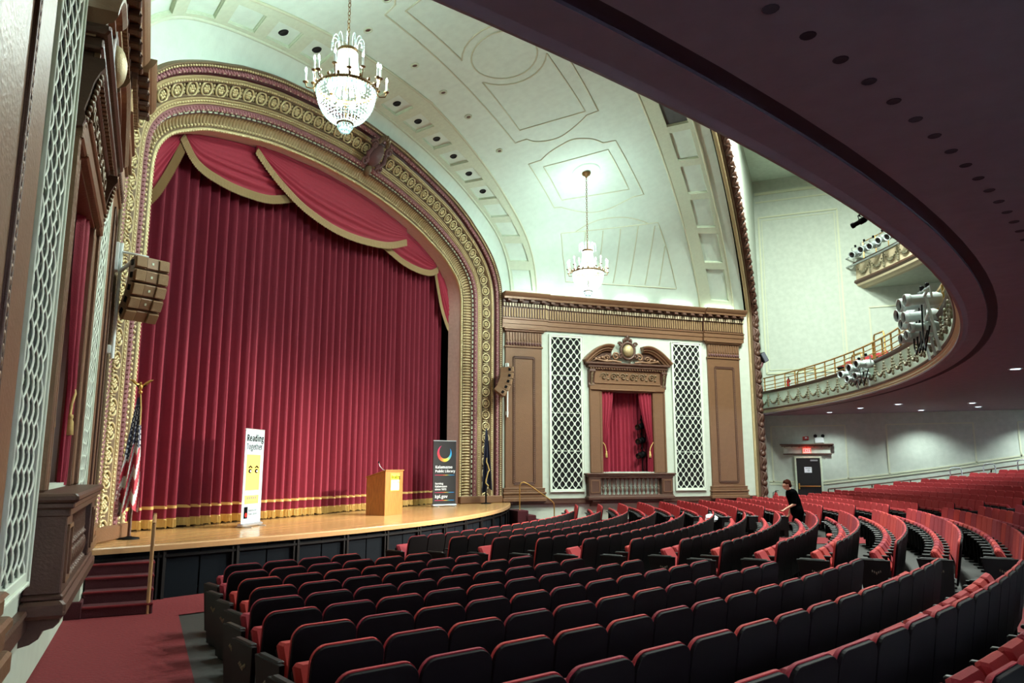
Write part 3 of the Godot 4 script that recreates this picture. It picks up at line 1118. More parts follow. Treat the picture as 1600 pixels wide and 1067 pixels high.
func outer_arch() -> void:
	var root := Node3D.new()
	root.name = "trim_7"
	add_child(root)
	root.set_meta("kind", "structure")
	root.set_meta("label", "carved brown and gold moulding of the outer arch, from the floor over the vault")
	var path := []
	for k in 22:
		path.append(Vector3(15.86, 0.3 + k * 0.38, 9.16))
	for k in 101:
		path.append(Vector3(VB[k].x + 0.07, VB[k].y + 0.03, 9.16))
	var other := path.duplicate()
	other.reverse()
	other.remove_at(0)
	for p in other:
		path.append(Vector3(-p.x, p.y, p.z))
	var bead := []
	var bead_b := []
	var rope := []
	var out_line := []
	for i in path.size():
		var t: Vector3 = (path[mini(i + 1, path.size() - 1)] - path[maxi(i - 1, 0)]).normalized()
		var n := Vector3(t.y, -t.x, 0)     # away from the opening
		bead.append(path[i])
		bead_b.append(path[i] + n * 0.11 + Vector3(0, 0, 0.1))
		rope.append(path[i] + n * 0.34 + Vector3(0, 0, 0.16))
		out_line.append(path[i] + n * 0.62 + Vector3(0, 0, 0.26))
	obj("gold_bead", G.new().tube(bead, 0.075, 8), M.gold, root)
	obj("gold_bead", G.new().tube(bead_b, 0.04, 6), M.gold_dark, root)
	obj("carved_roll", G.new().tube(rope, 0.20, 10), M.bronze_dark, root)
	obj("outer_bead", G.new().tube(out_line, 0.05, 6), M.bronze, root)
	# one leaf scroll and one boss per repeat
	var boss := G.new()
	boss.ball(Vector3(0, 0, 0.17), Vector3(0.12, 0.12, 0.10), 10, 7)
	boss.tube(spiral(Vector2(0.02, 0.0), 0.19, 1.0, 0.15, 0.9), 0.035, 5)
	var leaf := G.new()
	for s in [-1, 1]:
		leaf.tube([Vector3(-0.24, 0.16 * s, 0.08), Vector3(-0.08, 0.10 * s, 0.19), Vector3(0.10, 0.03 * s, 0.22), Vector3(0.22, 0.14 * s, 0.13)], [0.02, 0.05, 0.045, 0.015], 6)
	leaf.tube([Vector3(-0.22, 0, 0.18), Vector3(0.0, 0, 0.24), Vector3(0.2, 0, 0.18)], [0.015, 0.045, 0.015], 6)
	var bm := boss.done()
	var lm := leaf.done()
	var acc := 0.0
	var step := 0.3
	var flip := 0
	for i in range(1, rope.size()):
		acc += rope[i].distance_to(rope[i - 1])
		while acc > step:
			acc -= step
			var x: Vector3 = (rope[i] - rope[i - 1]).normalized()
			var n := Vector3(x.y, -x.x, 0)
			var z := (Vector3(0, 0, 1) - n * 0.75).normalized()
			obj("boss" if flip % 2 else "leaf_scroll", bm if flip % 2 else lm, M.bronze_dark, root, Transform3D(Basis(x, z.cross(x), z), rope[i] - x * acc))
			flip += 1
	# the wall round it that faces the audience
	var rows := [PackedVector3Array(), PackedVector3Array(), PackedVector3Array()]
	for i in path.size():
		var p: Vector3 = path[i]
		var q: Vector3
		var m := path.size()
		var f := float(mini(i, m - 1 - i))
		var sgn := 1.0 if i < m / 2 else -1.0
		if f < 22:
			q = Vector3(XH * sgn, p.y, 9.44)
		else:
			f = (f - 22) / 100.0
			q = Vector3(XH * sgn, lerpf(8.5, 15.4, f / 0.35), 9.44) if f < 0.35 else Vector3(lerpf(XH, 0, (f - 0.35) / 0.65) * sgn, 15.4, 9.44)
		rows[0].append(p)
		rows[1].append(out_line[i])
		rows[2].append(q)
	struct("wall_front", G.new().loft(rows, false, false), M.plaster_house, "pale wall round the outer arch, facing the seats")

func house_shell() -> void:
	struct("wall_exit_side", G.new().at(Vector3(XH + 0.15, 7.6, 17.2), Vector3(0.3, 15.8, 15.6)), M.plaster_house, "pale green side wall of the house with the exit door")
	struct("wall_aisle_side", G.new().at(Vector3(-XH - 0.15, 7.6, 17.2), Vector3(0.3, 15.8, 15.6)), M.plaster_house, "pale side wall of the house behind the viewer")
	struct("wall_rear", G.new().at(Vector3(0, 7.6, 25.15), Vector3(37.6, 15.8, 0.3)), M.plaster_house, "pale rear wall of the house")
	struct("ceiling_house", G.new().at(Vector3(0, 15.55, 17.2), Vector3(37.6, 0.3, 15.8)), M.plaster_white, "flat cream ceiling of the house above the balconies")
	# line mouldings on the exit side wall: big panel, frieze lines, second panel, low panels
	var t := Node3D.new()
	t.name = "trim_8"
	add_child(t)
	t.set_meta("kind", "structure")
	t.set_meta("label", "thin panel mouldings on the pale side wall with the exit door")
	var x := XH - 0.005
	var fr := func(z0: float, z1: float, y0: float, y1: float, r: float, m: Material):
		for q in [[z0, y0, z1, y0], [z1, y0, z1, y1], [z1, y1, z0, y1], [z0, y1, z0, y0]]:
			obj("panel_moulding", G.new().bar(Vector3(x, q[1], q[0]), Vector3(x, q[3], q[2]), r, r), m, t)
	fr.call(9.62, 12.98, 6.3, 13.6, 0.07, M.moulding)
	fr.call(9.75, 12.85, 6.45, 13.45, 0.03, M.moulding)
	fr.call(13.98, 18.6, 6.3, 9.0, 0.06, M.moulding)
	obj("frieze_line", G.new().bar(Vector3(x, 14.35, 9.5), Vector3(x, 14.35, 24.8), 0.06, 0.06), M.moulding, t)
	obj("frieze_line", G.new().bar(Vector3(x, 14.75, 9.5), Vector3(x, 14.75, 24.8), 0.1, 0.12), M.moulding, t)
	for q in [[9.65, 12.67], [14.26, 17.44], [18.99, 22.2]]:
		var zz := [q[0], q[1]]
		var lo := [chair_rail(q[0]) + 0.02, chair_rail(q[1]) + 0.02]
		for b in [[zz[0], lo[0], zz[0], 3.93], [zz[1], lo[1], zz[1], 3.93], [zz[0], 3.93, zz[1], 3.93]]:
			obj("panel_moulding", G.new().bar(Vector3(x, b[1], b[0]), Vector3(x, b[3], b[2]), 0.06, 0.05), M.moulding, t)
	# chair rail: level beside the arch, then rising with the rake; broken by the door
	for q in [[9.5, 10.55], [11.65, 14.0], [14.0, 16.5], [16.5, 19.0], [19.0, 24.8]]:
		for o in [0.0, 0.11]:
			obj("chair_rail", G.new().bar(Vector3(x, chair_rail(q[0]) + o, q[0]), Vector3(x, chair_rail(q[1]) + o, q[1]), 0.05, 0.06), M.moulding, t)

func chair_rail(z: float) -> float:
	if z < 11.0:
		return 1.42
	return 1.45 + maxf(0.0, z - 11.65) * 0.112 + pow(maxf(0.0, z - 11.65), 2) * 0.0042

const BC := Vector2(0.9, -15.6)        # centre of the balcony fronts (x, z)

func polar(r: float, deg: float, y: float) -> Vector3:
	var a := deg_to_rad(deg)
	return Vector3(BC.x + r * sin(a), y, BC.y + r * cos(a))

func arc_loft(prof: Array, a0: float, a1: float, n := 90) -> G:
	var rows := []
	for q in prof:
		var row := PackedVector3Array()
		for k in n + 1:
			row.append(polar(q[0], lerpf(a0, a1, float(k) / n), q[1]))
		rows.append(row)
	return G.new().loft(rows, false, false)

func balcony() -> void:
	var root := Node3D.new()
	root.name = "balcony"
	add_child(root)
	root.set_meta("kind", "structure")
	root.set_meta("label", "lower balcony that sweeps overhead, mauve underside and garlanded cream front")
	var a0 := -38.5
	var a1 := 34.6
	obj("cream_moulding", arc_loft([[29.88, 4.57], [29.93, 4.56], [29.90, 4.50], [29.95, 4.48], [29.93, 4.45]], a0, a1), M.lip_cream, root)
	obj("brown_moulding", arc_loft([[29.90, 4.65], [29.86, 4.64], [29.84, 4.61], [29.86, 4.57], [29.90, 4.57]], a0, a1), M.bronze_dark, root)
	obj("fascia", arc_loft([[29.93, 5.28], [29.90, 4.64]], a0, a1), M.plaster_white, root)
	obj("rail_cap", arc_loft([[30.15, 5.38], [29.87, 5.38], [29.84, 5.36], [29.86, 5.31], [29.90, 5.27], [29.95, 5.27]], a0, a1), M.bronze_dark, root)
	obj("soffit_edge", arc_loft([[29.93, 4.45], [29.93, 4.41], [29.97, 4.395], [30.04, 4.41], [30.29, 4.415]], a0, a1), M.soffit, root)
	obj("soffit_groove", arc_loft([[30.29, 4.415], [30.30, 4.43], [30.42, 4.43], [30.43, 4.418]], a0, a1), M.soffit_dark, root)
	obj("soffit", arc_loft([[30.43, 4.418], [32.0, 4.42], [36.0, 4.42], [44.0, 4.42]], -45.0, 45.0, 60), M.soffit, root)
	obj("balcony_deck", arc_loft([[30.15, 5.38], [30.15, 5.1], [31.2, 5.1], [31.2, 5.4], [32.2, 5.4], [32.2, 5.7], [44.0, 8.0]], -45.0, 45.0, 60), M.concrete, root)
	for k in 20:
		var p := polar(30.92, -29.6 + k * 0.68, 4.42)
		obj("ceiling_vent", G.new().lathe([Vector2(0.0, -0.004), Vector2(0.034, -0.004), Vector2(0.04, -0.006), Vector2(0.046, 0.0)], 12, X(p.x, p.y, p.z)), M.soffit_dark, root)
	# garlands with pendants
	var gar := garland_mesh(0.86)
	var pen := pendant_mesh()
	for k in 41:
		var deg := -32.0 + k * 1.66
		var p := polar(29.87, deg, 4.93)
		obj("garland", gar, M.olive, root, Transform3D(Basis(Vector3.UP, deg_to_rad(deg) + PI), p))
		p = polar(29.86, deg + 0.83, 4.95)
		obj("pendant", pen, M.olive, root, Transform3D(Basis(Vector3.UP, deg_to_rad(deg + 0.83) + PI), p))

func garland_mesh(w: float) -> ArrayMesh:
	var g := G.new()
	var last := Vector3.ZERO
	for k in 11:
		var f := k / 10.0
		var x := (f - 0.5) * w * 0.86
		var y := 0.14 - 0.26 * (1.0 - pow(2 * f - 1, 2))
		var r := 0.022 + 0.024 * sin(PI * f)
		g.ball(Vector3(x, y, 0.02), Vector3(r * 1.2, r, r), 6, 4)
	return g.done()

func pendant_mesh() -> ArrayMesh:
	var g := G.new()
	g.ball(Vector3(0, 0.2, 0.02), Vector3(0.035, 0.05, 0.035), 6, 4)
	for k in 4:
		g.ball(Vector3(0, 0.12 - 0.085 * k, 0.025), Vector3(0.028 + 0.012 * k, 0.055, 0.035), 6, 4)
	g.ball(Vector3(0, -0.2, 0.025), Vector3(0.05, 0.07, 0.04), 6, 4)
	return g.done()

func gallery() -> void:
	var root := Node3D.new()
	root.name = "balcony_upper"
	add_child(root)
	root.set_meta("kind", "structure")
	root.set_meta("label", "small upper balcony on the pale side wall with garlanded front")
	var a0 := -20.0
	var a1 := 31.2
	obj("cream_moulding", arc_loft([[34.05, 10.06], [34.08, 9.98], [34.2, 9.93], [34.25, 9.86], [34.4, 9.85]], a0, a1, 50), M.cream_trim, root)
	obj("brown_moulding", arc_loft([[34.1, 10.26], [34.0, 10.24], [33.97, 10.15], [34.05, 10.06]], a0, a1, 50), M.bronze_dark, root)
	obj("fascia", arc_loft([[34.08, 10.95], [34.06, 10.25]], a0, a1, 50), M.cream_trim, root)
	obj("rail_cap", arc_loft([[34.35, 11.06], [34.0, 11.06], [33.97, 11.0], [34.08, 10.94]], a0, a1, 50), M.bronze_dark, root)
	obj("soffit", arc_loft([[34.4, 9.85], [42.0, 9.85]], a0, 40.0, 50), M.plaster_house, root)
	obj("balcony_deck", arc_loft([[34.35, 11.06], [34.35, 10.7], [42.0, 11.5]], a0, 40.0, 50), M.concrete, root)
	var gar := garland_mesh(1.0)
	var pen := pendant_mesh()
	for k in 10:
		var deg := 30.0 - k * 1.7
		obj("garland", gar, M.olive, root, Transform3D(Basis(Vector3.UP, deg_to_rad(deg) + PI).scaled(Vector3(1, 1.3, 1)), polar(34.0, deg, 10.6)))
		obj("pendant", pen, M.olive, root, Transform3D(Basis(Vector3.UP, deg_to_rad(deg - 0.85) + PI).scaled(Vector3(1, 1.3, 1)), polar(33.99, deg - 0.85, 10.6)))

# =====================================================================  things
func pleats(x0: float, x1: float, ys: Array, pitch: float, amp: float, seed_: int, per := 10, flare := 0.25) -> Array:   # rows of a hanging pleated cloth, z relief
	var r := RandomNumberGenerator.new()
	r.seed = seed_
	var n := int((x1 - x0) / pitch)
	var ph := []
	var am := []
	for k in n + 2:
		ph.append(r.randf_range(-0.3, 0.3))
		am.append(r.randf_range(0.6, 1.25))
	var rows := []
	for y in ys:
		var row := PackedVector3Array()
		var low: float = 1.0 + flare * (1.0 - clampf((y - ys[0]) / maxf(0.1, ys[-1] - ys[0]), 0, 1))
		for c in n * per + 1:
			var f := float(c) / per
			var k := mini(int(f), n)
			var a: float = lerpf(ph[k], ph[k + 1], f - k)
			var m: float = lerpf(am[k], am[k + 1], f - k)
			var s := sin(TAU * (f + a * 0.4) + 0.15 * sin(y * 0.8 + k))
			var z := amp * m * low * (signf(s) * pow(absf(s), 0.7) + 0.25 * sin(2.0 * TAU * f + a * 5.0))
			row.append(Vector3(lerpf(x0, x1, f / n), y, z))
		rows.append(row)
	return rows

func curtains() -> void:
	var t := thing("stage_curtain", "tall crimson velvet stage curtain in deep pleats with gold fringed hem", "curtain", X(0, 0, -0.78))
	obj("cloth", G.new().loft(pleats(-7.1, 6.62, [1.09, 1.3, 2.2, 4.0, 6.5, 10.6], 0.30, 0.105, 5)), M.velvet, t)
	var hem := pleats(-7.1, 6.62, [1.31, 1.37], 0.30, 0.105, 5)
	var low := pleats(-7.1, 6.62, [1.085, 1.11], 0.30, 0.105, 5)
	for q in [[hem, "hem_braid"], [low, "fringe_heading"]]:
		for row in q[0]:
			for i in row.size():
				row[i].z += 0.012
		obj(q[1], G.new().loft(q[0]), M.fringe, t)
	var fr := pleats(-7.1, 6.62, [0.925, 1.0, 1.1], 0.30, 0.105, 5, 30)
	var r := RandomNumberGenerator.new()
	r.seed = 2
	for k in 3:
		for i in fr[k].size():
			fr[k][i].z += 0.012 + (0.014 if i % 2 else -0.008)
			if k == 0:
				fr[k][i].y += r.randf_range(-0.012, 0.03)
	obj("fringe", G.new().loft(fr, false, false), M.fringe, t)
	# swagged valance under the arch
	var v := thing("valance", "crimson swagged valance with gold fringe hung under the gilded arch", "valance", X(0, 0, -0.5))
	swag(v, [Vector2(-7.0, 8.3), Vector2(-6.4, 9.0), Vector2(-5.6, 9.5)], [Vector2(-7.0, 7.1), Vector2(-6.42, 7.58), Vector2(-6.05, 8.2), Vector2(-5.63, 9.15)], 0.0, 8)
	swag(v, [Vector2(5.6, 9.5), Vector2(6.4, 9.0), Vector2(7.0, 8.3)], [Vector2(5.78, 9.1), Vector2(6.0, 8.5), Vector2(6.35, 7.75), Vector2(6.8, 7.2), Vector2(7.1, 7.1)], 0.0, 8)
	swag(v, [Vector2(-5.7, 9.4), Vector2(-4.0, 9.95), Vector2(-2.0, 10.2)], [Vector2(-5.7, 9.2), Vector2(-5.26, 8.76), Vector2(-4.6, 8.62), Vector2(-3.8, 8.62), Vector2(-2.9, 8.75), Vector2(-2.0, 9.1)], 0.05, 9)
	swag(v, [Vector2(2.0, 10.2), Vector2(4.0, 9.95), Vector2(5.85, 9.4)], [Vector2(2.0, 9.05), Vector2(2.7, 8.92), Vector2(3.5, 8.78), Vector2(4.5, 8.76), Vector2(5.3, 8.86), Vector2(5.85, 9.1)], 0.05, 9)
	swag(v, [Vector2(-3.7, 9.9), Vector2(0.0, 10.4), Vector2(3.45, 9.9)], [Vector2(-3.62, 9.7), Vector2(-3.05, 9.36), Vector2(-2.41, 9.08), Vector2(-1.6, 8.84), Vector2(-0.4, 8.70), Vector2(0.9, 8.76), Vector2(2.3, 9.0), Vector2(3.4, 9.4)], 0.20, 11)

func swag(v: Node3D, top: Array, bot: Array, z: float, folds: int) -> void:
	var n := 33
	var a := spline(top, n)
	var b := spline(bot, n)
	var rows := []
	var m := folds * 4
	for i in m + 1:
		var f := float(i) / m
		var row := PackedVector3Array()
		for j in n:
			var u := float(j) / (n - 1)
			var p := a[j].lerp(b[j], f)
			var e := 0.35 + 0.65 * sin(PI * clampf(u, 0.02, 0.98))
			var relief := 0.042 * e * (0.7 + 0.5 * sin(f * 9.0 + u * 2.0)) * sin(TAU * folds * pow(f, 0.8) + 2.6 * sin(u * 3.0) + 1.2 * sin(f * 11.0)) + 0.09 * e * sin(PI * f)
			row.append(Vector3(p.x, p.y, z + relief))
		rows.append(row)
	var s := obj("swag", G.new().loft(rows), M.velvet_swag, v)
	# fringe along the lower edge
	var cn := n * 8
	var bb := spline(bot, cn)
	var fr := [PackedVector3Array(), PackedVector3Array(), PackedVector3Array()]
	for j in cn:
		var t := (bb[mini(j + 1, cn - 1)] - bb[maxi(j - 1, 0)]).normalized()
		var nrm := Vector2(t.y, -t.x)
		if nrm.y > 0.0:
			nrm = -nrm
		var down := (nrm + Vector2(0, -0.6)).normalized()
		var zz := z + 0.045 + (0.008 if j % 2 else -0.006)
		var up := bb[j] - nrm * 0.04
		fr[0].append(Vector3(up.x, up.y, zz))
		fr[1].append(Vector3(bb[j].x, bb[j].y, zz + 0.012))
		var q := bb[j] + down * (0.17 + (0.01 if j % 3 else -0.015))
		fr[2].append(Vector3(q.x, q.y, zz))
	obj("fringe", G.new().loft(fr, false, false), M.fringe_dull, s)

func splay_things(w: int) -> void:
	var where: String = ["far", "near"][w]
	var grp: String = " of the %s splayed wall" % where
	# pilasters
	for k in 2:
		var s: float = [0.885, 9.73 if w == 0 else 9.95][k]
		var wd: float = [1.46, 1.55 if w == 0 else 2.2][k]
		var lab := "bronze-painted flat pilaster with fluted capital, %s the stage frame on the %s wall" % [["beside", "farthest from"][k], where]
		var t := thing("pilaster", lab, "pilaster", wx(w, s, 0.92, 0.0), "pilasters")
		obj("shaft", G.new().at(Vector3(0, 3.05, 0.03), Vector3(wd, 5.2, 0.10), 0.02), M.bronze, t)
		var g := G.new()
		var hw := (wd / 2 - 0.33) if w == 0 or k == 0 else 0.65
		var po := 0.0 if w == 0 or k == 0 else -0.30
		for q in [[Vector3(po - hw, 0.65, 0.085), Vector3(po - hw, 5.28, 0.085)], [Vector3(po + hw, 0.65, 0.085), Vector3(po + hw, 5.28, 0.085)], [Vector3(po - hw, 0.65, 0.085), Vector3(po + hw, 0.65, 0.085)], [Vector3(po - hw, 5.28, 0.085), Vector3(po + hw, 5.28, 0.085)]]:
			g.bar(q[0], q[1], 0.09, 0.03, Vector3(0, 0, 1))
			for o in [-0.035, 0.035]:
				var across := Vector3(o, 0, 0.012) if absf(q[0].x - q[1].x) < 0.01 else Vector3(0, o, 0.012)
				g.tube([q[0] + across, q[1] + across], 0.012, 6)
		obj("panel_moulding", g, M.bronze_dark, t)
		var beads := []
		for j in 62:
			for sx in [-1, 1]:
				beads.append(X(po + sx * hw, 0.68 + j * 0.074, 0.10))
		stuff("panel_bead", G.new().ball(Vector3.ZERO, Vector3(0.017, 0.03, 0.012), 6, 4).done(), M.bronze, beads, t)
		g = G.new()
		for q in [[0.0, 0.14, 0.16, 0.05], [0.14, 0.12, 0.12, 0.03], [0.26, 0.08, 0.15, 0.03], [0.34, 0.12, 0.10, 0.03], [0.45, 0.04, 0.12, 0.01]]:
			g.at(Vector3(0, q[0] + q[1] / 2, q[2] / 2 + 0.0), Vector3(wd + q[2] * 1.5, q[1], q[2] + 0.06), 0.02)
		obj("base", g, M.bronze, t)
		g = G.new()
		g.at(Vector3(0, 5.68, 0.05), Vector3(wd + 0.06, 0.07, 0.14), 0.015)
		g.at(Vector3(0, 5.98, 0.05), Vector3(wd - 0.02, 0.55, 0.10), 0.01)
		g.at(Vector3(0, 6.28, 0.08), Vector3(wd + 0.12, 0.06, 0.20), 0.015)
		g.at(Vector3(0, 6.35, 0.10), Vector3(wd + 0.20, 0.08, 0.26), 0.015)
		var cap := obj("capital", g, M.bronze, t)
		var fl := []
		var cup := []
		for j in 13:
			fl.append(X((j - 6) * wd / 13.2, 6.06, 0.11))
			cup.append(X((j - 6) * wd / 13.2, 5.79, 0.11))
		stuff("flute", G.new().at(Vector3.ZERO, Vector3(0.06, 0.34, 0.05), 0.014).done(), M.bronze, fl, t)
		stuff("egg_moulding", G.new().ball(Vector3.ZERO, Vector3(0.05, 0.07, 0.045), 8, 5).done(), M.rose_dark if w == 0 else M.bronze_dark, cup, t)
	# lattice grilles
	for k in 2:
		var s: float = [2.62, 7.96][k]
		var t := thing("lattice_grille", "tall white lattice grille, %s the opera window on the %s wall" % [["on the stage side of", "on the seat side of"][k], where], "grille", wx(w, s, 1.25, 0.0), "lattice grilles")
		obj("dark_backing", G.new().at(Vector3(0, 2.95, 0.006), Vector3(1.34, 5.8, 0.01)), M.void, t)
		var fr := G.new()
		for q in [[Vector3(-0.66, 2.95, 0.03), Vector3(0.10, 5.92, 0.07)], [Vector3(0.66, 2.95, 0.03), Vector3(0.10, 5.92, 0.07)], [Vector3(0, 0.05, 0.03), Vector3(1.42, 0.10, 0.07)], [Vector3(0, 5.86, 0.03), Vector3(1.42, 0.10, 0.07)], [Vector3(-0.695, 2.95, 0.06), Vector3(0.03, 5.94, 0.05)], [Vector3(0.695, 2.95, 0.06), Vector3(0.03, 5.94, 0.05)], [Vector3(0, 0.01, 0.06), Vector3(1.42, 0.03, 0.05)], [Vector3(0, 5.90, 0.06), Vector3(1.42, 0.03, 0.05)]]:
			fr.at(q[0], q[1], 0.008)
		obj("frame", fr, M.lattice, t)
		var meshes := []
		for sgn in [1.0, -1.0]:
			var g := G.new()
			var rows := []
			var n := 33 * 6
			for i in n + 1:
				var y := 0.1 + 5.7 * i / n
				var c := cos(PI * i / 6.0)
				var x: float = sgn * 0.052 * signf(c) * pow(absf(c), 0.8)
				var hw2 := 0.016 + 0.013 * absf(c)
				var zf: float = 0.045 + 0.008 * c * sgn
				rows.append(PackedVector3Array([Vector3(x - hw2, y, zf - 0.008), Vector3(x - hw2, y, zf), Vector3(x, y, zf + 0.008), Vector3(x + hw2, y, zf), Vector3(x + hw2, y, zf - 0.008), Vector3(x - hw2, y, zf - 0.008)]))
			g.loft(rows)
			meshes.append(g.done())
		for j in 9:
			obj("lattice_strip", meshes[j % 2], M.lattice, t, X((j - 4) * 0.132, 0, 0))
		for y in [1.42, 2.84, 4.27]:
			obj("cross_bar", G.new().at(Vector3(0, 0.08 + y, 0.02), Vector3(1.24, 0.02, 0.02)), M.lattice, t)
	# opera window: jambs, lintel, frieze, consoles, broken pediment and cartouche
	var t := thing("opera_window", "bronzed opera window frame with broken scroll pediment and cartouche on the %s wall" % where, "window frame", wx(w, 5.23, 1.94, 0.0), "opera windows")
	for sx in [-1, 1]:
		obj("jamb", G.new().at(Vector3(sx * 1.40, 1.6, 0.02), Vector3(0.50, 3.2, 0.06), 0.015).at(Vector3(sx * 1.18, 1.6, 0.035), Vector3(0.06, 3.2, 0.06), 0.015).at(Vector3(sx * 1.62, 1.6, 0.05), Vector3(0.07, 3.2, 0.09), 0.02), M.bronze, t)
		obj("reveal", G.new().at(Vector3(sx * 1.14, 1.57, -0.03), Vector3(0.05, 3.14, 0.16)), M.bronze, t)
	obj("reveal", G.new().at(Vector3(0, 3.13, -0.15), Vector3(2.3, 0.05, 0.4)), M.bronze, t)
	obj("lintel", G.new().at(Vector3(0, 3.28, 0.05), Vector3(3.3, 0.26, 0.13), 0.02).at(Vector3(0, 3.42, 0.08), Vector3(2.9, 0.05, 0.14), 0.015).at(Vector3(0, 3.17, 0.08), Vector3(2.42, 0.06, 0.10), 0.02), M.bronze, t)
	var fz := obj("frieze_panel", G.new().at(Vector3(0, 3.68, 0.04), Vector3(3.2, 0.50, 0.10), 0.015), M.bronze, t)
	var g := G.new()
	for k in 6:
		var cx := -1.05 + 0.42 * k
		var s := 1.0 if k % 2 else -1.0
		g.tube(spiral(Vector2(cx, 3.68), 0.15, s, 0.10, 1.3), 0.024, 5)
		g.ball(Vector3(cx + 0.2, 3.68 + 0.1 * s, 0.1), Vector3(0.06, 0.04, 0.03), 6, 4)
		g.ball(Vector3(cx + 0.17, 3.68 - 0.1 * s, 0.1), Vector3(0.05, 0.05, 0.03), 6, 4)
	obj("scroll_relief", g, M.gold_dark, fz)
	obj("cornice", G.new().at(Vector3(0, 3.97, 0.06), Vector3(3.3, 0.10, 0.16), 0.02).at(Vector3(0, 4.07, 0.10), Vector3(3.5, 0.12, 0.22), 0.02).at(Vector3(0, 4.17, 0.13), Vector3(3.72, 0.10, 0.28), 0.03), M.bronze_dark, t)
	var den := []
	for k in 30:
		den.append(X((k - 14.5) * 0.112, 4.0, 0.16))
	stuff("dentil", G.new().at(Vector3.ZERO, Vector3(0.06, 0.07, 0.05)).done(), M.bronze, den, t)
	for sx in [-1, 1]:
		# console with its scroll outline seen from the side
		var prof := PackedVector2Array()
		for q in [[0.0, 3.94], [0.23, 3.94], [0.24, 3.86], [0.20, 3.80], [0.16, 3.70], [0.13, 3.55], [0.10, 3.42], [0.12, 3.34], [0.10, 3.27], [0.05, 3.25], [0.0, 3.27]]:
			prof.append(Vector2(q[0], q[1]))
		var c := obj("console", G.new().sweep(prof, [prof_frame(sx * 1.58 - 0.12), prof_frame(sx * 1.58 + 0.12)]), M.bronze_dark, t)
		g = G.new()
		for k in 11:
			g.ball(Vector3(sx * 1.58, 3.86 - 0.054 * k, 0.21 - 0.011 * k), Vector3(0.085 - 0.004 * k, 0.034, 0.028), 6, 5)
		obj("acanthus_leaf", g, M.gold_dark, c)
		# half of the broken pediment: a swept moulding that rises to a scroll end
		var path := []
		for k in 15:
			var f := k / 14.0
			path.append(Vector3(sx * lerpf(1.88, 0.66, f), 4.22 + 0.70 * pow(f, 1.0) + 0.16 * sin(PI * f) - 0.10 * pow(f, 6), 0.10))
		var fs := []
		for k in path.size():
			var tn: Vector3 = (path[mini(k + 1, 14)] - path[maxi(k - 1, 0)]).normalized()
			var up := Vector3(0, 0, 1).cross(tn).normalized()
			if up.y < 0:
				up = -up
			fs.append(Transform3D(Basis(Vector3(0, 0, 1), up, tn), path[k]))
		var pm := PackedVector2Array([Vector2(-0.1, -0.16), Vector2(0.04, -0.16), Vector2(0.06, -0.10), Vector2(0.12, -0.08), Vector2(0.12, -0.03), Vector2(0.18, 0.0), Vector2(0.22, 0.06), Vector2(0.22, 0.10), Vector2(-0.1, 0.10)])
		obj("pediment_moulding", G.new().sweep(pm, fs), M.bronze, t)
		var rows := [PackedVector3Array(), PackedVector3Array()]
		for p in path:
			rows[0].append(Vector3(p.x, p.y - 0.12, 0.05))
			rows[1].append(Vector3(p.x, 4.2, 0.05))
		obj("tympanum", G.new().loft(rows), M.bronze_dark, t)
		g = G.new()
		g.tube(spiral(Vector2(sx * 0.52, 4.48), 0.17, -sx, 0.12, 1.4), 0.045, 6)
		g.tube(spiral(Vector2(sx * 0.92, 4.40), 0.13, -sx, 0.10, 1.3), 0.035, 6)
		g.tube([Vector3(sx * 0.3, 4.26, 0.14), Vector3(sx * 0.62, 4.30, 0.15), Vector3(sx * 0.95, 4.28, 0.12), Vector3(sx * 1.35, 4.34, 0.1), Vector3(sx * 1.5, 4.28, 0.09)], [0.05, 0.05, 0.045, 0.04, 0.015], 6)
		for k in 3:
			g.ball(Vector3(sx * (1.08 + 0.14 * k), 4.42 - 0.03 * k, 0.1), Vector3(0.08, 0.06, 0.04), 6, 5)
		obj("scrollwork", g, M.bronze, t)
	var ct := obj("cartouche", G.new().ball(Vector3(0, 4.72, 0.18), Vector3(0.23, 0.25, 0.14), 16, 10), M.gold, t)
	g = G.new()
	var ring := []
	for k in 20:
		ring.append(Vector3(0.30 * cos(TAU * k / 20), 4.72 + 0.33 * sin(TAU * k / 20), 0.15))
	g.tube(ring, 0.055, 6, true)
	for sx in [-1, 1]:
		g.tube(spiral(Vector2(sx * 0.33, 4.98), 0.10, sx, 0.16, 1.2), 0.035, 6)
		g.tube(spiral(Vector2(sx * 0.34, 4.50), 0.12, -sx, 0.16, 1.2), 0.035, 6)
	for k in 5:
		g.ball(Vector3((k - 2) * 0.085, 5.10 + 0.10 * cos((k - 2) * 0.7), 0.14), Vector3(0.055, 0.10, 0.05), 6, 5)
	g.ball(Vector3(0, 5.28, 0.14), Vector3(0.07, 0.10, 0.06), 6, 5)
	obj("wreath", g, M.bronze_dark, ct)
	# balcony box under the window
	var b := thing("opera_box", "bronzed balcony box with turned balusters under the %s opera window" % where, "balcony box", wx(w, 5.2, 0.94, 0.0), "opera boxes")
	obj("ledge", G.new().at(Vector3(0, 0.07, 0.16), Vector3(3.72, 0.14, 0.34), 0.03).at(Vector3(0, 0.16, 0.15), Vector3(3.62, 0.05, 0.30), 0.015), M.bronze_dark, b)
	obj("top_rail", G.new().at(Vector3(0, 0.84, 0.15), Vector3(3.62, 0.08, 0.30), 0.015).at(Vector3(0, 0.90, 0.16), Vector3(3.74, 0.06, 0.34), 0.015).at(Vector3(0, 0.96, 0.17), Vector3(3.84, 0.07, 0.38), 0.02), M.bronze_dark, b)
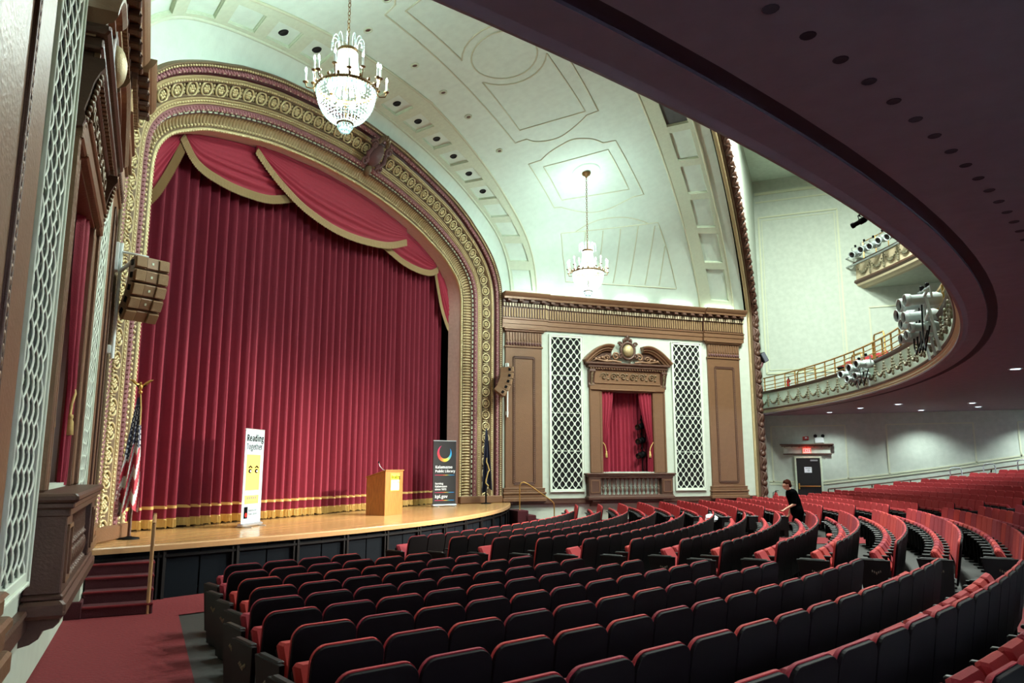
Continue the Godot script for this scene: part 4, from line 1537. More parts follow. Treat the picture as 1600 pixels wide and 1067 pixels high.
	for sx in [-1, 1]:
		obj("end_panel", G.new().at(Vector3(sx * 1.55, 0.5, 0.145), Vector3(0.50, 0.64, 0.27), 0.015), M.bronze_dark, b)
		g = G.new()
		for q in [[Vector3(sx * 1.55 - 0.17, 0.28, 0.285), Vector3(sx * 1.55 - 0.17, 0.72, 0.285)], [Vector3(sx * 1.55 + 0.17, 0.28, 0.285), Vector3(sx * 1.55 + 0.17, 0.72, 0.285)], [Vector3(sx * 1.55 - 0.17, 0.28, 0.285), Vector3(sx * 1.55 + 0.17, 0.28, 0.285)], [Vector3(sx * 1.55 - 0.17, 0.72, 0.285), Vector3(sx * 1.55 + 0.17, 0.72, 0.285)]]:
			g.bar(q[0], q[1], 0.035, 0.03, Vector3(0, 0, 1))
		obj("panel_moulding", g, M.bronze, b)
		var prof := PackedVector2Array([Vector2(0.0, -0.01), Vector2(0.28, -0.01), Vector2(0.28, -0.06), Vector2(0.24, -0.10), Vector2(0.16, -0.12), Vector2(0.14, -0.18), Vector2(0.08, -0.22), Vector2(0.0, -0.24)])
		obj("corbel", G.new().sweep(prof, [prof_frame(sx * 1.5 - 0.16), prof_frame(sx * 1.5 + 0.16)]), M.bronze_dark, b)
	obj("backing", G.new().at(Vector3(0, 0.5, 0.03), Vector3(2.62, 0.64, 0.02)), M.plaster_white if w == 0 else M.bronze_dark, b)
	var bal := G.new().lathe([Vector2(0.055, 0.18), Vector2(0.055, 0.21), Vector2(0.03, 0.23), Vector2(0.05, 0.30), Vector2(0.058, 0.36), Vector2(0.045, 0.42), Vector2(0.025, 0.455), Vector2(0.05, 0.475), Vector2(0.05, 0.49), Vector2(0.028, 0.51), Vector2(0.034, 0.56), Vector2(0.026, 0.68), Vector2(0.024, 0.75), Vector2(0.05, 0.77), Vector2(0.055, 0.80)], 10).done()
	for k in 14:
		obj("baluster", bal, M.bronze_dark, b, X((k - 6.5) * 0.182, 0, 0.2))
	# curtains in the window
	var cl := thing("window_curtain", "deep red pleated curtain closing the back of the %s opera window" % where, "curtain", wx(w, 5.23, 0, -0.55), "opera window back curtains")
	obj("cloth", G.new().loft(pleats(-1.35, 1.35, [1.7, 2.4, 3.4, 5.2], 0.17, 0.05, 9, 8)), M.velvet_swag, cl)
	for sx in [-1, 1]:
		var d := thing("tied_drape", "red drape tied back with gold cord, %s edge of the %s opera window" % [["stage-side", "seat-side"][int((sx * (1 if w == 0 else -1) + 1) / 2)], where], "drape", wx(w, 5.23, 0, -0.06), "tied opera window drapes")
		var rows := []
		for i in 15:
			var y := lerpf(5.1, 1.95, i / 14.0)
			var q := clampf((5.1 - y) / 2.1, 0.0, 1.0)
			var inner := lerpf(0.55, 0.98, pow(q, 1.5)) if y > 3.0 else lerpf(0.98, 0.86, clampf((3.0 - y) / 0.5, 0, 1))
			var row := PackedVector3Array()
			for j in 33:
				var f := j / 32.0
				row.append(Vector3(sx * lerpf(1.13, inner, f), y, 0.035 * sin(TAU * f * 4.0 + y) + 0.05 * sin(PI * f)))
			rows.append(row)
		obj("cloth", G.new().loft(rows), M.velvet_swag, d)
		obj("cord", G.new().tube([Vector3(sx * 1.12, 3.12, 0.05), Vector3(sx * 1.02, 3.0, 0.08), Vector3(sx * 0.97, 2.88, 0.06), Vector3(sx * 0.95, 2.75, 0.055)], 0.018, 6), M.fringe, d)
		obj("tassel", G.new().lathe([Vector2(0.0, 0.06), Vector2(0.03, 0.05), Vector2(0.035, 0.02), Vector2(0.025, 0.0), Vector2(0.04, -0.03), Vector2(0.05, -0.18), Vector2(0.0, -0.19)], 10, X(sx * 0.95, 2.7, 0.06)), M.fringe, d)
	if w == 0:
		for k in 3:
			var lamp := stage_lamp("black stage light in the far opera window, %s of three on the pole" % ["top", "middle", "bottom"][k], M.black, "window stage lights")
			lamp.transform = wx(0, 5.23 + 0.78, 3.75 - 0.56 * k, -0.38) * Transform3D(Basis(Vector3.UP, -0.9), Vector3.ZERO) * Transform3D(Basis(Vector3.RIGHT, 0.15).scaled(Vector3.ONE * 1.1), Vector3.ZERO)
		var p := thing("lamp_pole", "thin black upright pole for stage lights inside the far opera window", "pole", wx(0, 6.08, 1.7, -0.42))
		obj("tube", G.new().tube([Vector3(0, 0, 0), Vector3(0, 2.5, 0)], 0.025, 8), M.black, p)
		obj("foot", G.new().lathe([Vector2(0, 0.03), Vector2(0.18, 0.02), Vector2(0.2, 0.0)], 14), M.black, p)

func stage_lamp(label: String, m: Material, group: String) -> Node3D:      # points along +z
	var t := thing("stage_light", label, "stage light", Transform3D(), group)
	obj("body", G.new().lathe([Vector2(0.0, -0.28), Vector2(0.09, -0.27), Vector2(0.115, -0.2), Vector2(0.115, -0.02), Vector2(0.085, 0.0)], 14, Transform3D(Basis(Vector3.RIGHT, PI / 2), Vector3.ZERO)), m, t)
	obj("lens_barrel", G.new().lathe([Vector2(0.085, -0.02), Vector2(0.085, 0.2), Vector2(0.105, 0.21), Vector2(0.105, 0.3), Vector2(0.095, 0.3), Vector2(0.09, 0.25)], 14, Transform3D(Basis(Vector3.RIGHT, PI / 2), Vector3.ZERO)), m, t)
	obj("lens", G.new().lathe([Vector2(0.0, 0.235), Vector2(0.06, 0.245), Vector2(0.092, 0.25)], 14, Transform3D(Basis(Vector3.RIGHT, PI / 2), Vector3.ZERO)), M.black_gloss, t)
	obj("yoke", G.new().bar(Vector3(-0.14, 0, -0.08), Vector3(-0.14, 0.2, -0.08), 0.03, 0.012).bar(Vector3(0.14, 0, -0.08), Vector3(0.14, 0.2, -0.08), 0.03, 0.012).bar(Vector3(-0.146, 0.2, -0.08), Vector3(0.146, 0.2, -0.08), 0.03, 0.012), M.steel if m != M.black else M.black, t)
	obj("clamp", G.new().at(Vector3(0, 0.24, -0.08), Vector3(0.05, 0.08, 0.06), 0.01), M.black, t)
	return t

func chandeliers() -> void:
	chandelier(Vector3(6.232, 8.50, 4.985), 11.93, "crystal chandelier hanging farther away above the far wall", 1.0)
	chandelier(Vector3(-6.85, 8.66, 4.56), vp(0.37, -0.50).y, "large near crystal chandelier hanging before the stage arch", 0.99)

func chandelier(c: Vector3, ceil_y: float, label: String, k: float) -> void:
	var t := thing("chandelier", label, "chandelier", Transform3D(Basis().scaled(Vector3.ONE * k), c), "crystal chandeliers")
	var cy := (ceil_y - c.y) / k
	obj("canopy", G.new().lathe([Vector2(0.0, cy - 0.16), Vector2(0.03, cy - 0.15), Vector2(0.05, cy - 0.1), Vector2(0.13, cy - 0.06), Vector2(0.16, cy + 0.02)], 16), M.brass_dark, t)
	# chain of links
	var link := []
	for i in 10:
		var a := TAU * i / 10
		link.append(Vector3(0.024 * cos(a), 0.05 * sin(a), 0))
	var lm := G.new().tube(link, 0.008, 5, true).done()
	var lx := []
	var n := int((cy - 0.15 - 1.0) / 0.078)
	for i in n:
		lx.append(X(0, 1.03 + (i + 0.5) * (cy - 0.17 - 1.0) / n, 0, (PI / 2) * (i % 2)))
	stuff("chain_link", lm, M.brass_dark, lx, t)
	obj("stem", G.new().lathe([Vector2(0.0, 1.02), Vector2(0.015, 1.0), Vector2(0.02, 0.7), Vector2(0.05, 0.66), Vector2(0.02, 0.6), Vector2(0.02, -0.5), Vector2(0.0, -0.55)], 10), M.brass_dark, t)
	# crown: hoop with leaf-shaped sprays of crystal
	var hoop := G.new()
	hoop.lathe([Vector2(0.165, 0.69), Vector2(0.18, 0.70), Vector2(0.18, 0.75), Vector2(0.165, 0.76), Vector2(0.16, 0.72), Vector2(0.165, 0.69)], 24)
	for i in 3:
		var a := TAU * i / 3
		hoop.bar(Vector3(0, 0.72, 0), Vector3(0.165 * cos(a), 0.72, 0.165 * sin(a)), 0.015, 0.01)
	var h := obj("crown_hoop", hoop, M.brass_dark, t)
	for i in 12:
		var a := TAU * i / 12
		var d := Vector3(cos(a), 0, sin(a))
		var pts := []
		for j in 9:
			var f := j / 8.0
			pts.append(d * (0.165 + 0.06 * (1.0 - cos(f * PI * 0.95))) + Vector3(0, 0.74 + 0.24 * sin(pow(f, 0.8) * PI * 0.8), 0))
		var g := G.new().tube(pts, 0.007, 5)
		for j in 4:
			g.ball(pts[8] - Vector3(0, 0.035 * (j + 1), 0), Vector3(0.012, 0.017, 0.012), 5, 4)
		obj("crown_spray", g, M.crystal, h)
	# strings of crystal: tall flaring shaft and round bowl
	var bead := G.new().ball(Vector3.ZERO, Vector3(0.015, 0.018, 0.015), 5, 3).done()
	var xs := []
	for i in 32:
		var a := TAU * i / 32
		for j in 22:
			var f := j / 21.0
			var r := 0.165 + 0.035 * f + 0.13 * pow(f, 3)
			xs.append(X(r * cos(a), 0.69 - f * 0.66, r * sin(a)))
	stuff("shaft_crystal", bead, M.crystal, xs, t)
	xs = []
	for i in 48:
		var a := TAU * i / 48
		for j in 15:
			var f := j / 14.0
			var th := f * PI * 0.44
			var r := 0.49 * cos(th) + 0.02
			if i % 2 and j > 10:
				continue
			xs.append(X(r * cos(a), -0.04 - 0.62 * sin(th), r * sin(a)))
	stuff("bowl_crystal", bead, M.crystal, xs, t)
	var drops := []
	for i in 40:
		var a := TAU * i / 40
		drops.append(X(0.515 * cos(a), -0.075, 0.515 * sin(a)))
	for i in 14:
		var a := TAU * i / 14
		drops.append(X(0.12 * cos(a), -0.70, 0.12 * sin(a)))
		drops.append(X(0.08 * cos(a), -0.76, 0.08 * sin(a)))
	stuff("crystal_drop", G.new().lathe([Vector2(0, 0.05), Vector2(0.008, 0.03), Vector2(0.018, -0.02), Vector2(0.0, -0.06)], 6).done(), M.crystal, drops, t)
	obj("main_ring", G.new().lathe([Vector2(0.48, -0.03), Vector2(0.52, -0.025), Vector2(0.535, 0.0), Vector2(0.52, 0.03), Vector2(0.49, 0.035), Vector2(0.475, 0.0), Vector2(0.48, -0.03)], 36), M.brass_dark, t)
	var orn := G.new()
	for i in 18:
		var a := TAU * i / 18
		orn.ball(Vector3(0.53 * cos(a), 0.05, 0.53 * sin(a)), Vector3(0.03, 0.035, 0.03), 6, 4)
	obj("ring_ornament", orn, M.brass_dark, t)
	obj("lower_ring", G.new().lathe([Vector2(0.12, -0.66), Vector2(0.145, -0.65), Vector2(0.145, -0.61), Vector2(0.12, -0.60), Vector2(0.12, -0.66)], 20), M.brass_dark, t)
	# bulbs inside the bowl and the shaft, candle arms outside
	for i in 6:
		var a := TAU * i / 6
		obj("bulb", G.new().ball(Vector3(0.22 * cos(a), -0.18, 0.22 * sin(a)), Vector3(0.045, 0.06, 0.045), 10, 8), M.bulb, t)
	for i in 3:
		obj("bulb", G.new().ball(Vector3(0.06 * cos(i * 2.1), 0.15 + 0.19 * i, 0.06 * sin(i * 2.1)), Vector3(0.03, 0.06, 0.03), 8, 6), M.bulb, t)
	for i in 16:
		var a := TAU * (i + 0.3) / 16
		var d := Vector3(cos(a), 0, sin(a))
		var up := 0.14 if i % 2 else 0.02
		var ro := 0.61 if i % 2 else 0.70
		var g := G.new()
		g.tube([d * 0.52 + Vector3(0, 0.0, 0), d * 0.58 + Vector3(0, -0.07 + up * 0.3, 0), d * (ro - 0.02) + Vector3(0, -0.06 + up * 0.6, 0), d * ro + Vector3(0, up, 0)], [0.014, 0.012, 0.012, 0.012], 6)
		g.lathe([Vector2(0.0, up), Vector2(0.045, up + 0.015), Vector2(0.05, up + 0.03), Vector2(0.02, up + 0.02)], 10, Transform3D(Basis(), d * ro))
		var arm := obj("candle_arm", g, M.brass_dark, t)
		obj("candle", G.new().lathe([Vector2(0.018, up + 0.02), Vector2(0.018, up + 0.20), Vector2(0.0, up + 0.205)], 8, Transform3D(Basis(), d * ro)), M.white_paint, arm)
		obj("flame_bulb", G.new().lathe([Vector2(0.0, up + 0.20), Vector2(0.016, up + 0.215), Vector2(0.022, up + 0.245), Vector2(0.014, up + 0.28), Vector2(0.0, up + 0.31)], 8, Transform3D(Basis(), d * ro)), M.flame, arm)
	for q in [[0.32, E_CHAND, 0.25], [-0.2, E_BOWL, 0.08]]:
		var l := OmniLight3D.new()
		l.name = "chandelier_light"
		l.light_color = Color(0.90, 1.0, 0.98)
		l.light_energy = q[1]
		l.light_size = q[2]
		l.omni_range = 60
		l.omni_attenuation = 2
		l.shadow_enabled = true
		l.position = Vector3(0, q[0], 0)
		t.add_child(l)

func text(parent: Node3D, called: String, s: String, h: float, m: Material, at: Vector3, wt := 400) -> MeshInstance3D:   # left edge and middle height at the point, facing +z
	var f := SystemFont.new()
	f.font_names = PackedStringArray(["Droid Sans"])
	f.font_weight = wt
	var tm := TextMesh.new()
	tm.text = s
	tm.font = f
	tm.font_size = 48
	tm.pixel_size = h / 48.0
	tm.depth = 0.004
	tm.horizontal_alignment = HORIZONTAL_ALIGNMENT_LEFT
	return obj(called, tm, m, parent, Transform3D(Basis(), at))

func rainbow(f: float) -> Color:
	var g := Gradient.new()
	g.offsets = PackedFloat32Array([0.0, 0.35, 0.6, 0.8, 1.0])
	g.colors = PackedColorArray([Color(0.75, 0.12, 0.42), Color(0.90, 0.22, 0.22), Color(0.95, 0.85, 0.25), Color(0.20, 0.65, 0.85), Color(0.05, 0.50, 0.80)])
	return g.sample(f)

func rainbow_bar(parent: Node3D, y: float, w: float) -> void:
	var g := G.new()
	for k in 12:
		g.tone = rainbow(k / 11.0).srgb_to_linear()
		g.at(Vector3(-w / 2 + (k + 0.5) * w / 12, y, 0.014), Vector3(w / 12, 0.014, 0.003))
	obj("rainbow_line", g, M.print, parent)

func banner_stand(t: Node3D, m: Material, w: float, h: float) -> void:
	obj("base", G.new().at(Vector3(0, 0.045, 0.0), Vector3(w + 0.06, 0.07, 0.14), 0.025).at(Vector3(-w * 0.36, 0.008, 0.02), Vector3(0.05, 0.016, 0.36), 0.004).at(Vector3(w * 0.36, 0.008, 0.02), Vector3(0.05, 0.016, 0.36), 0.004), M.steel, t)
	obj("pole", G.new().tube([Vector3(0, 0.06, -0.03), Vector3(0, h, -0.012)], 0.012, 8), M.steel, t)
	obj("top_bar", G.new().at(Vector3(0, h, 0), Vector3(w + 0.01, 0.028, 0.022), 0.006), M.steel, t)
	obj("sheet", G.new().at(Vector3(0, h / 2 + 0.04, 0.005), Vector3(w, h - 0.08, 0.004)), m, t)

func stage_things() -> void:
	# white pull-up banner
	var t := thing("pull_up_banner", "tall white pull-up banner with a yellow panel and two drawn eyes, on the stage", "banner", X(-3.93, 0.9, 0.42, deg_to_rad(14.0)))
	banner_stand(t, M.banner_white, 0.85, 2.06)
	obj("yellow_panel", G.new().at(Vector3(-0.02, 1.13, 0.011), Vector3(0.60, 0.78, 0.004)).at(Vector3(-0.02, 0.58, 0.011), Vector3(0.60, 0.20, 0.004)), M.yellow, t)
	obj("white_strip", G.new().at(Vector3(-0.02, 0.71, 0.0115), Vector3(0.60, 0.10, 0.004)), M.paper, t)
	var g := G.new()
	for sx in [-1, 1]:
		g.prism(ellipse(0.075, 0.045), 0.002, Transform3D(Basis(), Vector3(-0.02 + sx * 0.14, 1.17, 0.014)))
		g.tube([Vector3(-0.02 + sx * 0.14 - 0.07, 1.24, 0.015), Vector3(-0.02 + sx * 0.14, 1.275, 0.015), Vector3(-0.02 + sx * 0.14 + 0.07, 1.24, 0.015)], 0.016, 5)
	obj("drawn_eyes", g, M.ink, t)
	g = G.new()
	for sx in [-1, 1]:
		g.prism(ellipse(0.03, 0.02), 0.002, Transform3D(Basis(), Vector3(0.0 + sx * 0.14, 1.168, 0.0165)))
	obj("eye_whites", g, M.paper, t)
	text(t, "lettering", "Reading", 0.195, M.ink, Vector3(-0.365, 1.87, 0.010), 700)
	text(t, "lettering", "Together", 0.178, M.ink, Vector3(-0.365, 1.69, 0.010))
	g = G.new()
	for k in 5:
		g.at(Vector3(-0.22 + k * 0.09, 0.605, 0.0145), Vector3(0.05, 0.055, 0.002))
	g.at(Vector3(-0.03, 0.55, 0.0145), Vector3(0.50, 0.006, 0.002))
	obj("print_line", g, M.ink_grey, t)
	obj("logo_block", G.new().at(Vector3(-0.25, 0.30, 0.01), Vector3(0.15, 0.24, 0.004)), M.ink, t)
	obj("logo_mark", G.new().prism(ellipse(0.05, 0.05), 0.002, Transform3D(Basis(), Vector3(-0.24, 0.25, 0.012))), M.red_gloss, t)
	text(t, "lettering", "Kalamazoo", 0.075, M.ink_grey, Vector3(-0.14, 0.345, 0.008))
	text(t, "lettering", "Public Library", 0.065, M.ink_grey, Vector3(-0.14, 0.265, 0.008))
	# dark banner with the rainbow crescent
	t = thing("pull_up_banner", "dark grey pull-up banner with a rainbow crescent and white lettering", "banner", X(5.03, 0.9, 0.40, deg_to_rad(-32.5)))
	banner_stand(t, M.banner_dark, 0.85, 2.1)
	g = G.new()
	var n := 28
	for k in n:
		var q := []
		for e in 2:
			var f := float(k + e) / n
			var a := lerpf(deg_to_rad(118), deg_to_rad(395), f)
			var wd := 0.10 * pow(sin(PI * clampf(f, 0.0, 1.0)), 0.8)
			var c := Vector2(-0.01, 1.72) + Vector2(cos(a) * 0.24, sin(a) * 0.25)
			var o := Vector2(cos(a), sin(a))
			q.append(c + o * wd * 0.45)
			q.append(c - o * wd * 0.55)
		g.tone = rainbow(float(k) / (n - 1)).srgb_to_linear()
		g.smooth(false)
		g.quad(Vector3(q[0].x, q[0].y, 0.012), Vector3(q[1].x, q[1].y, 0.012), Vector3(q[3].x, q[3].y, 0.012), Vector3(q[2].x, q[2].y, 0.012))
	obj("crescent", g, M.print, t)
	text(t, "lettering", "Kalamazoo", 0.122, M.paper, Vector3(-0.35, 1.255, 0.009), 700)
	text(t, "lettering", "Public Library", 0.112, M.paper, Vector3(-0.35, 1.125, 0.009), 700)
	rainbow_bar(t, 1.00, 0.72)
	text(t, "lettering", "Serving", 0.085, M.paper, Vector3(-0.35, 0.73, 0.009), 700)
	text(t, "lettering", "Kalamazoo", 0.085, M.paper, Vector3(-0.35, 0.64, 0.009), 700)
	text(t, "lettering", "since 1872", 0.085, M.paper, Vector3(-0.35, 0.55, 0.009), 700)
	rainbow_bar(t, 0.45, 0.72)
	text(t, "lettering", "kpl.gov", 0.135, M.paper, Vector3(-0.35, 0.32, 0.009), 700)
	rainbow_bar(t, 0.20, 0.72)
	# lectern
	t = thing("lectern", "oak lectern with a sloping top and a lime yellow sign on its front", "lectern", X(0.70, 0.9, 0.86))
	var sidep := PackedVector2Array([Vector2(-0.29, 0.0), Vector2(0.29, 0.0), Vector2(0.29, 1.15), Vector2(-0.29, 0.98)])
	for sx in [-1, 1]:
		obj("side_panel", G.new().prism(sidep, 0.03, Transform3D(Basis(Vector3(0, 0, 1), Vector3.UP, Vector3(-1, 0, 0)), Vector3(sx * 0.43 + 0.015, 0, 0)), 0.004), M.wood_oak, t)
	obj("front_panel", G.new().at(Vector3(0, 0.575, 0.275), Vector3(0.84, 1.15, 0.03), 0.004), M.wood_oak, t)
	obj("plinth", G.new().at(Vector3(0, 0.02, 0), Vector3(0.82, 0.04, 0.54)), M.ink, t)
	obj("sloping_top", G.new().box(Transform3D(Basis(Vector3.RIGHT, -atan2(0.17, 0.58)), Vector3(0, 1.08, 0.0)), Vector3(0.94, 0.03, 0.66), 0.008), M.wood_oak, t)
	obj("shelf", G.new().at(Vector3(0, 0.6, -0.02), Vector3(0.83, 0.02, 0.5)), M.wood_oak, t)
	t = thing("lectern_sign", "small lime and white sign fixed to the front of the oak lectern", "sign", X(0.72, 0.9 + 0.86, 1.155))
	obj("sheet", G.new().at(Vector3(0, 0, 0.004), Vector3(0.44, 0.46, 0.008), 0.002), M.lime, t)
	obj("pale_field", G.new().at(Vector3(0, -0.08, 0.009), Vector3(0.40, 0.26, 0.002)), M.paper, t)
	text(t, "lettering", "Reading", 0.115, M.ink, Vector3(-0.19, 0.13, 0.011), 700)
	text(t, "lettering", "Together", 0.095, M.lime, Vector3(-0.19, 0.0, 0.012), 700)
	obj("mark", G.new().at(Vector3(-0.04, -0.14, 0.011), Vector3(0.05, 0.06, 0.002)), M.ink_grey, t)
	t = thing("microphone", "thin silver gooseneck microphone curving up from the oak lectern", "microphone", X(0.70, 2.02, 1.02))
	obj("gooseneck", G.new().tube([Vector3(0, -0.02, 0), Vector3(-0.03, 0.02, -0.08), Vector3(-0.06, 0.07, -0.2), Vector3(-0.07, 0.16, -0.29), Vector3(-0.07, 0.24, -0.32)], 0.009, 6), M.steel, t)
	obj("capsule", G.new().ball(Vector3(-0.07, 0.26, -0.33), Vector3(0.022, 0.035, 0.022), 8, 6), M.black, t)
	flag_set()
	line_array(0)
	line_array(1)
	# near steps: four carpeted treads
	t = thing("stage_steps", "dark red carpeted steps up to the stage beside the near wall", "steps", wx(1, 0.34, 0, 0.12))
	for k in 4:
		var y := 0.165 * (4 - k)
		var z := -0.29 * k
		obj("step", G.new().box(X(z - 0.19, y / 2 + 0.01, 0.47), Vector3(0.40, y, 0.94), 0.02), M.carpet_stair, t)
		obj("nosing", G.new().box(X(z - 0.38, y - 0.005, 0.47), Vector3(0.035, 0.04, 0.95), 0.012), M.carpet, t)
	t = thing("wooden_handrail", "slim upright wooden rail post beside the near carpeted stage steps", "handrail", Transform3D(Basis(), Vector3(-8.41, 0.02, 2.52)))
	obj("post", G.new().tube([Vector3(0, 0, 0), Vector3(0, 1.29, 0)], 0.027, 8), M.wood_lip, t)
	obj("rail", G.new().tube([Vector3(0, 1.29, 0), Vector3(0.03, 1.31, -0.03), Vector3(0.62, 1.36, -0.66)], 0.027, 8), M.wood_lip, t)
	obj("end_post", G.new().tube([Vector3(0.62, 0.87, -0.66), Vector3(0.62, 1.40, -0.66)], 0.024, 8), M.wood_lip, t)
	# far steps and their rail
	t = thing("stage_steps", "short dark steps down from the stage beside the far wall", "steps", wx(0, 0.25, 0, 0.15))
	for k in 4:
		var y := 0.165 * (4 - k)
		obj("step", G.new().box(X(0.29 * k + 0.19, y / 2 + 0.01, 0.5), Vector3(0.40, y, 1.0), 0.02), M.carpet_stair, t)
	t = thing("brass_handrail", "bent brass handrail over the dark steps beside the far wall", "handrail", wx(0, 0.3, 0, 1.05))
	obj("tube", G.new().tube([Vector3(0.05, 0.68, 0), Vector3(0.05, 1.5, 0), Vector3(0.1, 1.6, 0), Vector3(0.2, 1.63, 0), Vector3(0.35, 1.57, 0), Vector3(1.25, 0.98, 0), Vector3(1.33, 0.90, 0), Vector3(1.35, 0.8, 0), Vector3(1.35, 0.02, 0)], 0.024, 8), M.brass, t)

func ellipse(a: float, b: float) -> PackedVector2Array:
	var o := PackedVector2Array()
	for k in 16:
		o.append(Vector2(a * cos(TAU * k / 16), b * sin(TAU * k / 16)))
	return o

func toned_loft(rows: Array, col: Callable) -> G:
	var g := G.new()
	g.smooth(true)
	for i in rows.size() - 1:
		for j in rows[i].size() - 1:
			g.tone = col.call(float(j) / (rows[i].size() - 1), float(i) / (rows.size() - 1))
			g.quad(rows[i][j], rows[i][j + 1], rows[i + 1][j + 1], rows[i + 1][j])
	return g

func flag_pole(t: Node3D, h: float, m: Material) -> void:
	obj("base", G.new().lathe([Vector2(0.0, 0.05), Vector2(0.04, 0.05), Vector2(0.06, 0.04), Vector2(0.17, 0.025), Vector2(0.18, 0.0), Vector2(0.0, 0.0)], 20), M.black, t)
	obj("pole", G.new().lathe([Vector2(0.03, 0.04), Vector2(0.03, 0.5), Vector2(0.017, 0.55), Vector2(0.016, h)], 10), M.black if m == M.black else M.bronze_dark, t)

func drape_rows(h0: float, h1: float, w0: float, w1: float, folds: float, lean: float) -> Array:
	var rows := []
	for i in 64:
		var f := i / 63.0
		var row := PackedVector3Array()
		for j in 41:
			var u := j / 40.0
			var w := lerpf(w0, w1, pow(f, 0.8))
			var y := lerpf(h0, h1, f) - 0.16 * f * absf(sin(u * 4.4 + 0.4)) - 0.25 * f * maxf(0, 0.5 - u)
			row.append(Vector3((u - 0.62) * w + lean * f, y, 0.075 * f * sin(TAU * folds * u + 2.0 * f) + 0.03 + 0.05 * f))
		rows.append(row)
	return rows

func flag_set() -> void:
	var face := deg_to_rad(-50.0)
	var t := thing("flag", "furled national flag with stars and red and white stripes on a pole with eagle", "flag", X(-7.02, 0.9, 0.44, face))
	flag_pole(t, 2.55, M.wood_lip)
	var cloth := func(u: float, v: float) -> Color:
		var edge := 0.40 + 0.10 * (1.0 - u) + 0.03 * sin(u * 9.0)
		if v < edge:
			var sx := fposmod(u * 6.0 + v * 2.0, 1.0)
			var sy := fposmod(v * 22.0 + (0.5 if int(u * 6.0 + v * 2.0) % 2 else 0.0), 1.0)
			if absf(sx - 0.5) < 0.24 and absf(sy - 0.5) < 0.24 and v > 0.05:
				return Color(0.55, 0.58, 0.60)
			return Color(0.012, 0.018, 0.05)
		return Color(0.36, 0.02, 0.045) if fposmod(v * 9.0 + u * 5.0 + 0.5 * sin(u * 14.0), 2.0) < 1.1 else Color(0.52, 0.52, 0.52)
	obj("flag_cloth", toned_loft(drape_rows(2.5, 0.62, 0.05, 0.40, 2.6, -0.02), cloth), M.print, t)
	var g := G.new()
	g.ball(Vector3(0, 2.60, 0), Vector3(0.035, 0.035, 0.035), 8, 6)
	g.ball(Vector3(0, 2.69, 0.01), Vector3(0.035, 0.06, 0.045), 8, 6)
	g.ball(Vector3(0, 2.76, 0.04), Vector3(0.02, 0.025, 0.03), 6, 5)
	for sx in [-1, 1]:
		g.loft([PackedVector3Array([Vector3(0.02 * sx, 2.66, -0.02), Vector3(0.08 * sx, 2.72, -0.02), Vector3(0.14 * sx, 2.78, -0.02), Vector3(0.19 * sx, 2.82, -0.02)]), PackedVector3Array([Vector3(0.02 * sx, 2.73, 0.0), Vector3(0.08 * sx, 2.79, 0.0), Vector3(0.14 * sx, 2.83, -0.01), Vector3(0.20 * sx, 2.835, -0.02)]), PackedVector3Array([Vector3(0.02 * sx, 2.70, 0.03), Vector3(0.08 * sx, 2.75, 0.02), Vector3(0.14 * sx, 2.80, 0.0), Vector3(0.19 * sx, 2.82, -0.015)])], true)
	obj("eagle_finial", g, M.brass, t)
	obj("gold_cord", G.new().tube([Vector3(0.01, 2.56, 0.03), Vector3(0.04, 2.3, 0.06), Vector3(0.05, 2.0, 0.07)], 0.012, 6), M.fringe, t)
	t = thing("flag", "furled dark blue flag with a pale fringed edge before the far gilded frame", "flag", X(7.28, 0.9, 0.86, face))
	flag_pole(t, 2.62, M.black)
	var dark := func(_u: float, v: float) -> Color:
		return Color(0.010, 0.012, 0.035) if fposmod(v * 40.0, 8.0) > 0.0 else Color(0.02, 0.02, 0.05)
	var rows := drape_rows(2.6, 0.6, 0.04, 0.40, 2.2, 0.06)
	obj("flag_cloth", toned_loft(rows, dark), M.print, t)
	var edge := []
	for q in [[30, 16], [34, 15], [38, 20], [42, 26], [44, 30], [47, 24], [51, 14], [54, 13], [58, 18], [62, 24]]:
		edge.append(rows[q[0]][q[1]] + Vector3(0, 0, 0.09))
	obj("fringed_edge", G.new().tube(edge, 0.022, 6), M.fringe, t)
	obj("spear_finial", G.new().lathe([Vector2(0.0, 2.80), Vector2(0.03, 2.70), Vector2(0.012, 2.64), Vector2(0.02, 2.60)], 8), M.fringe_dull, t)

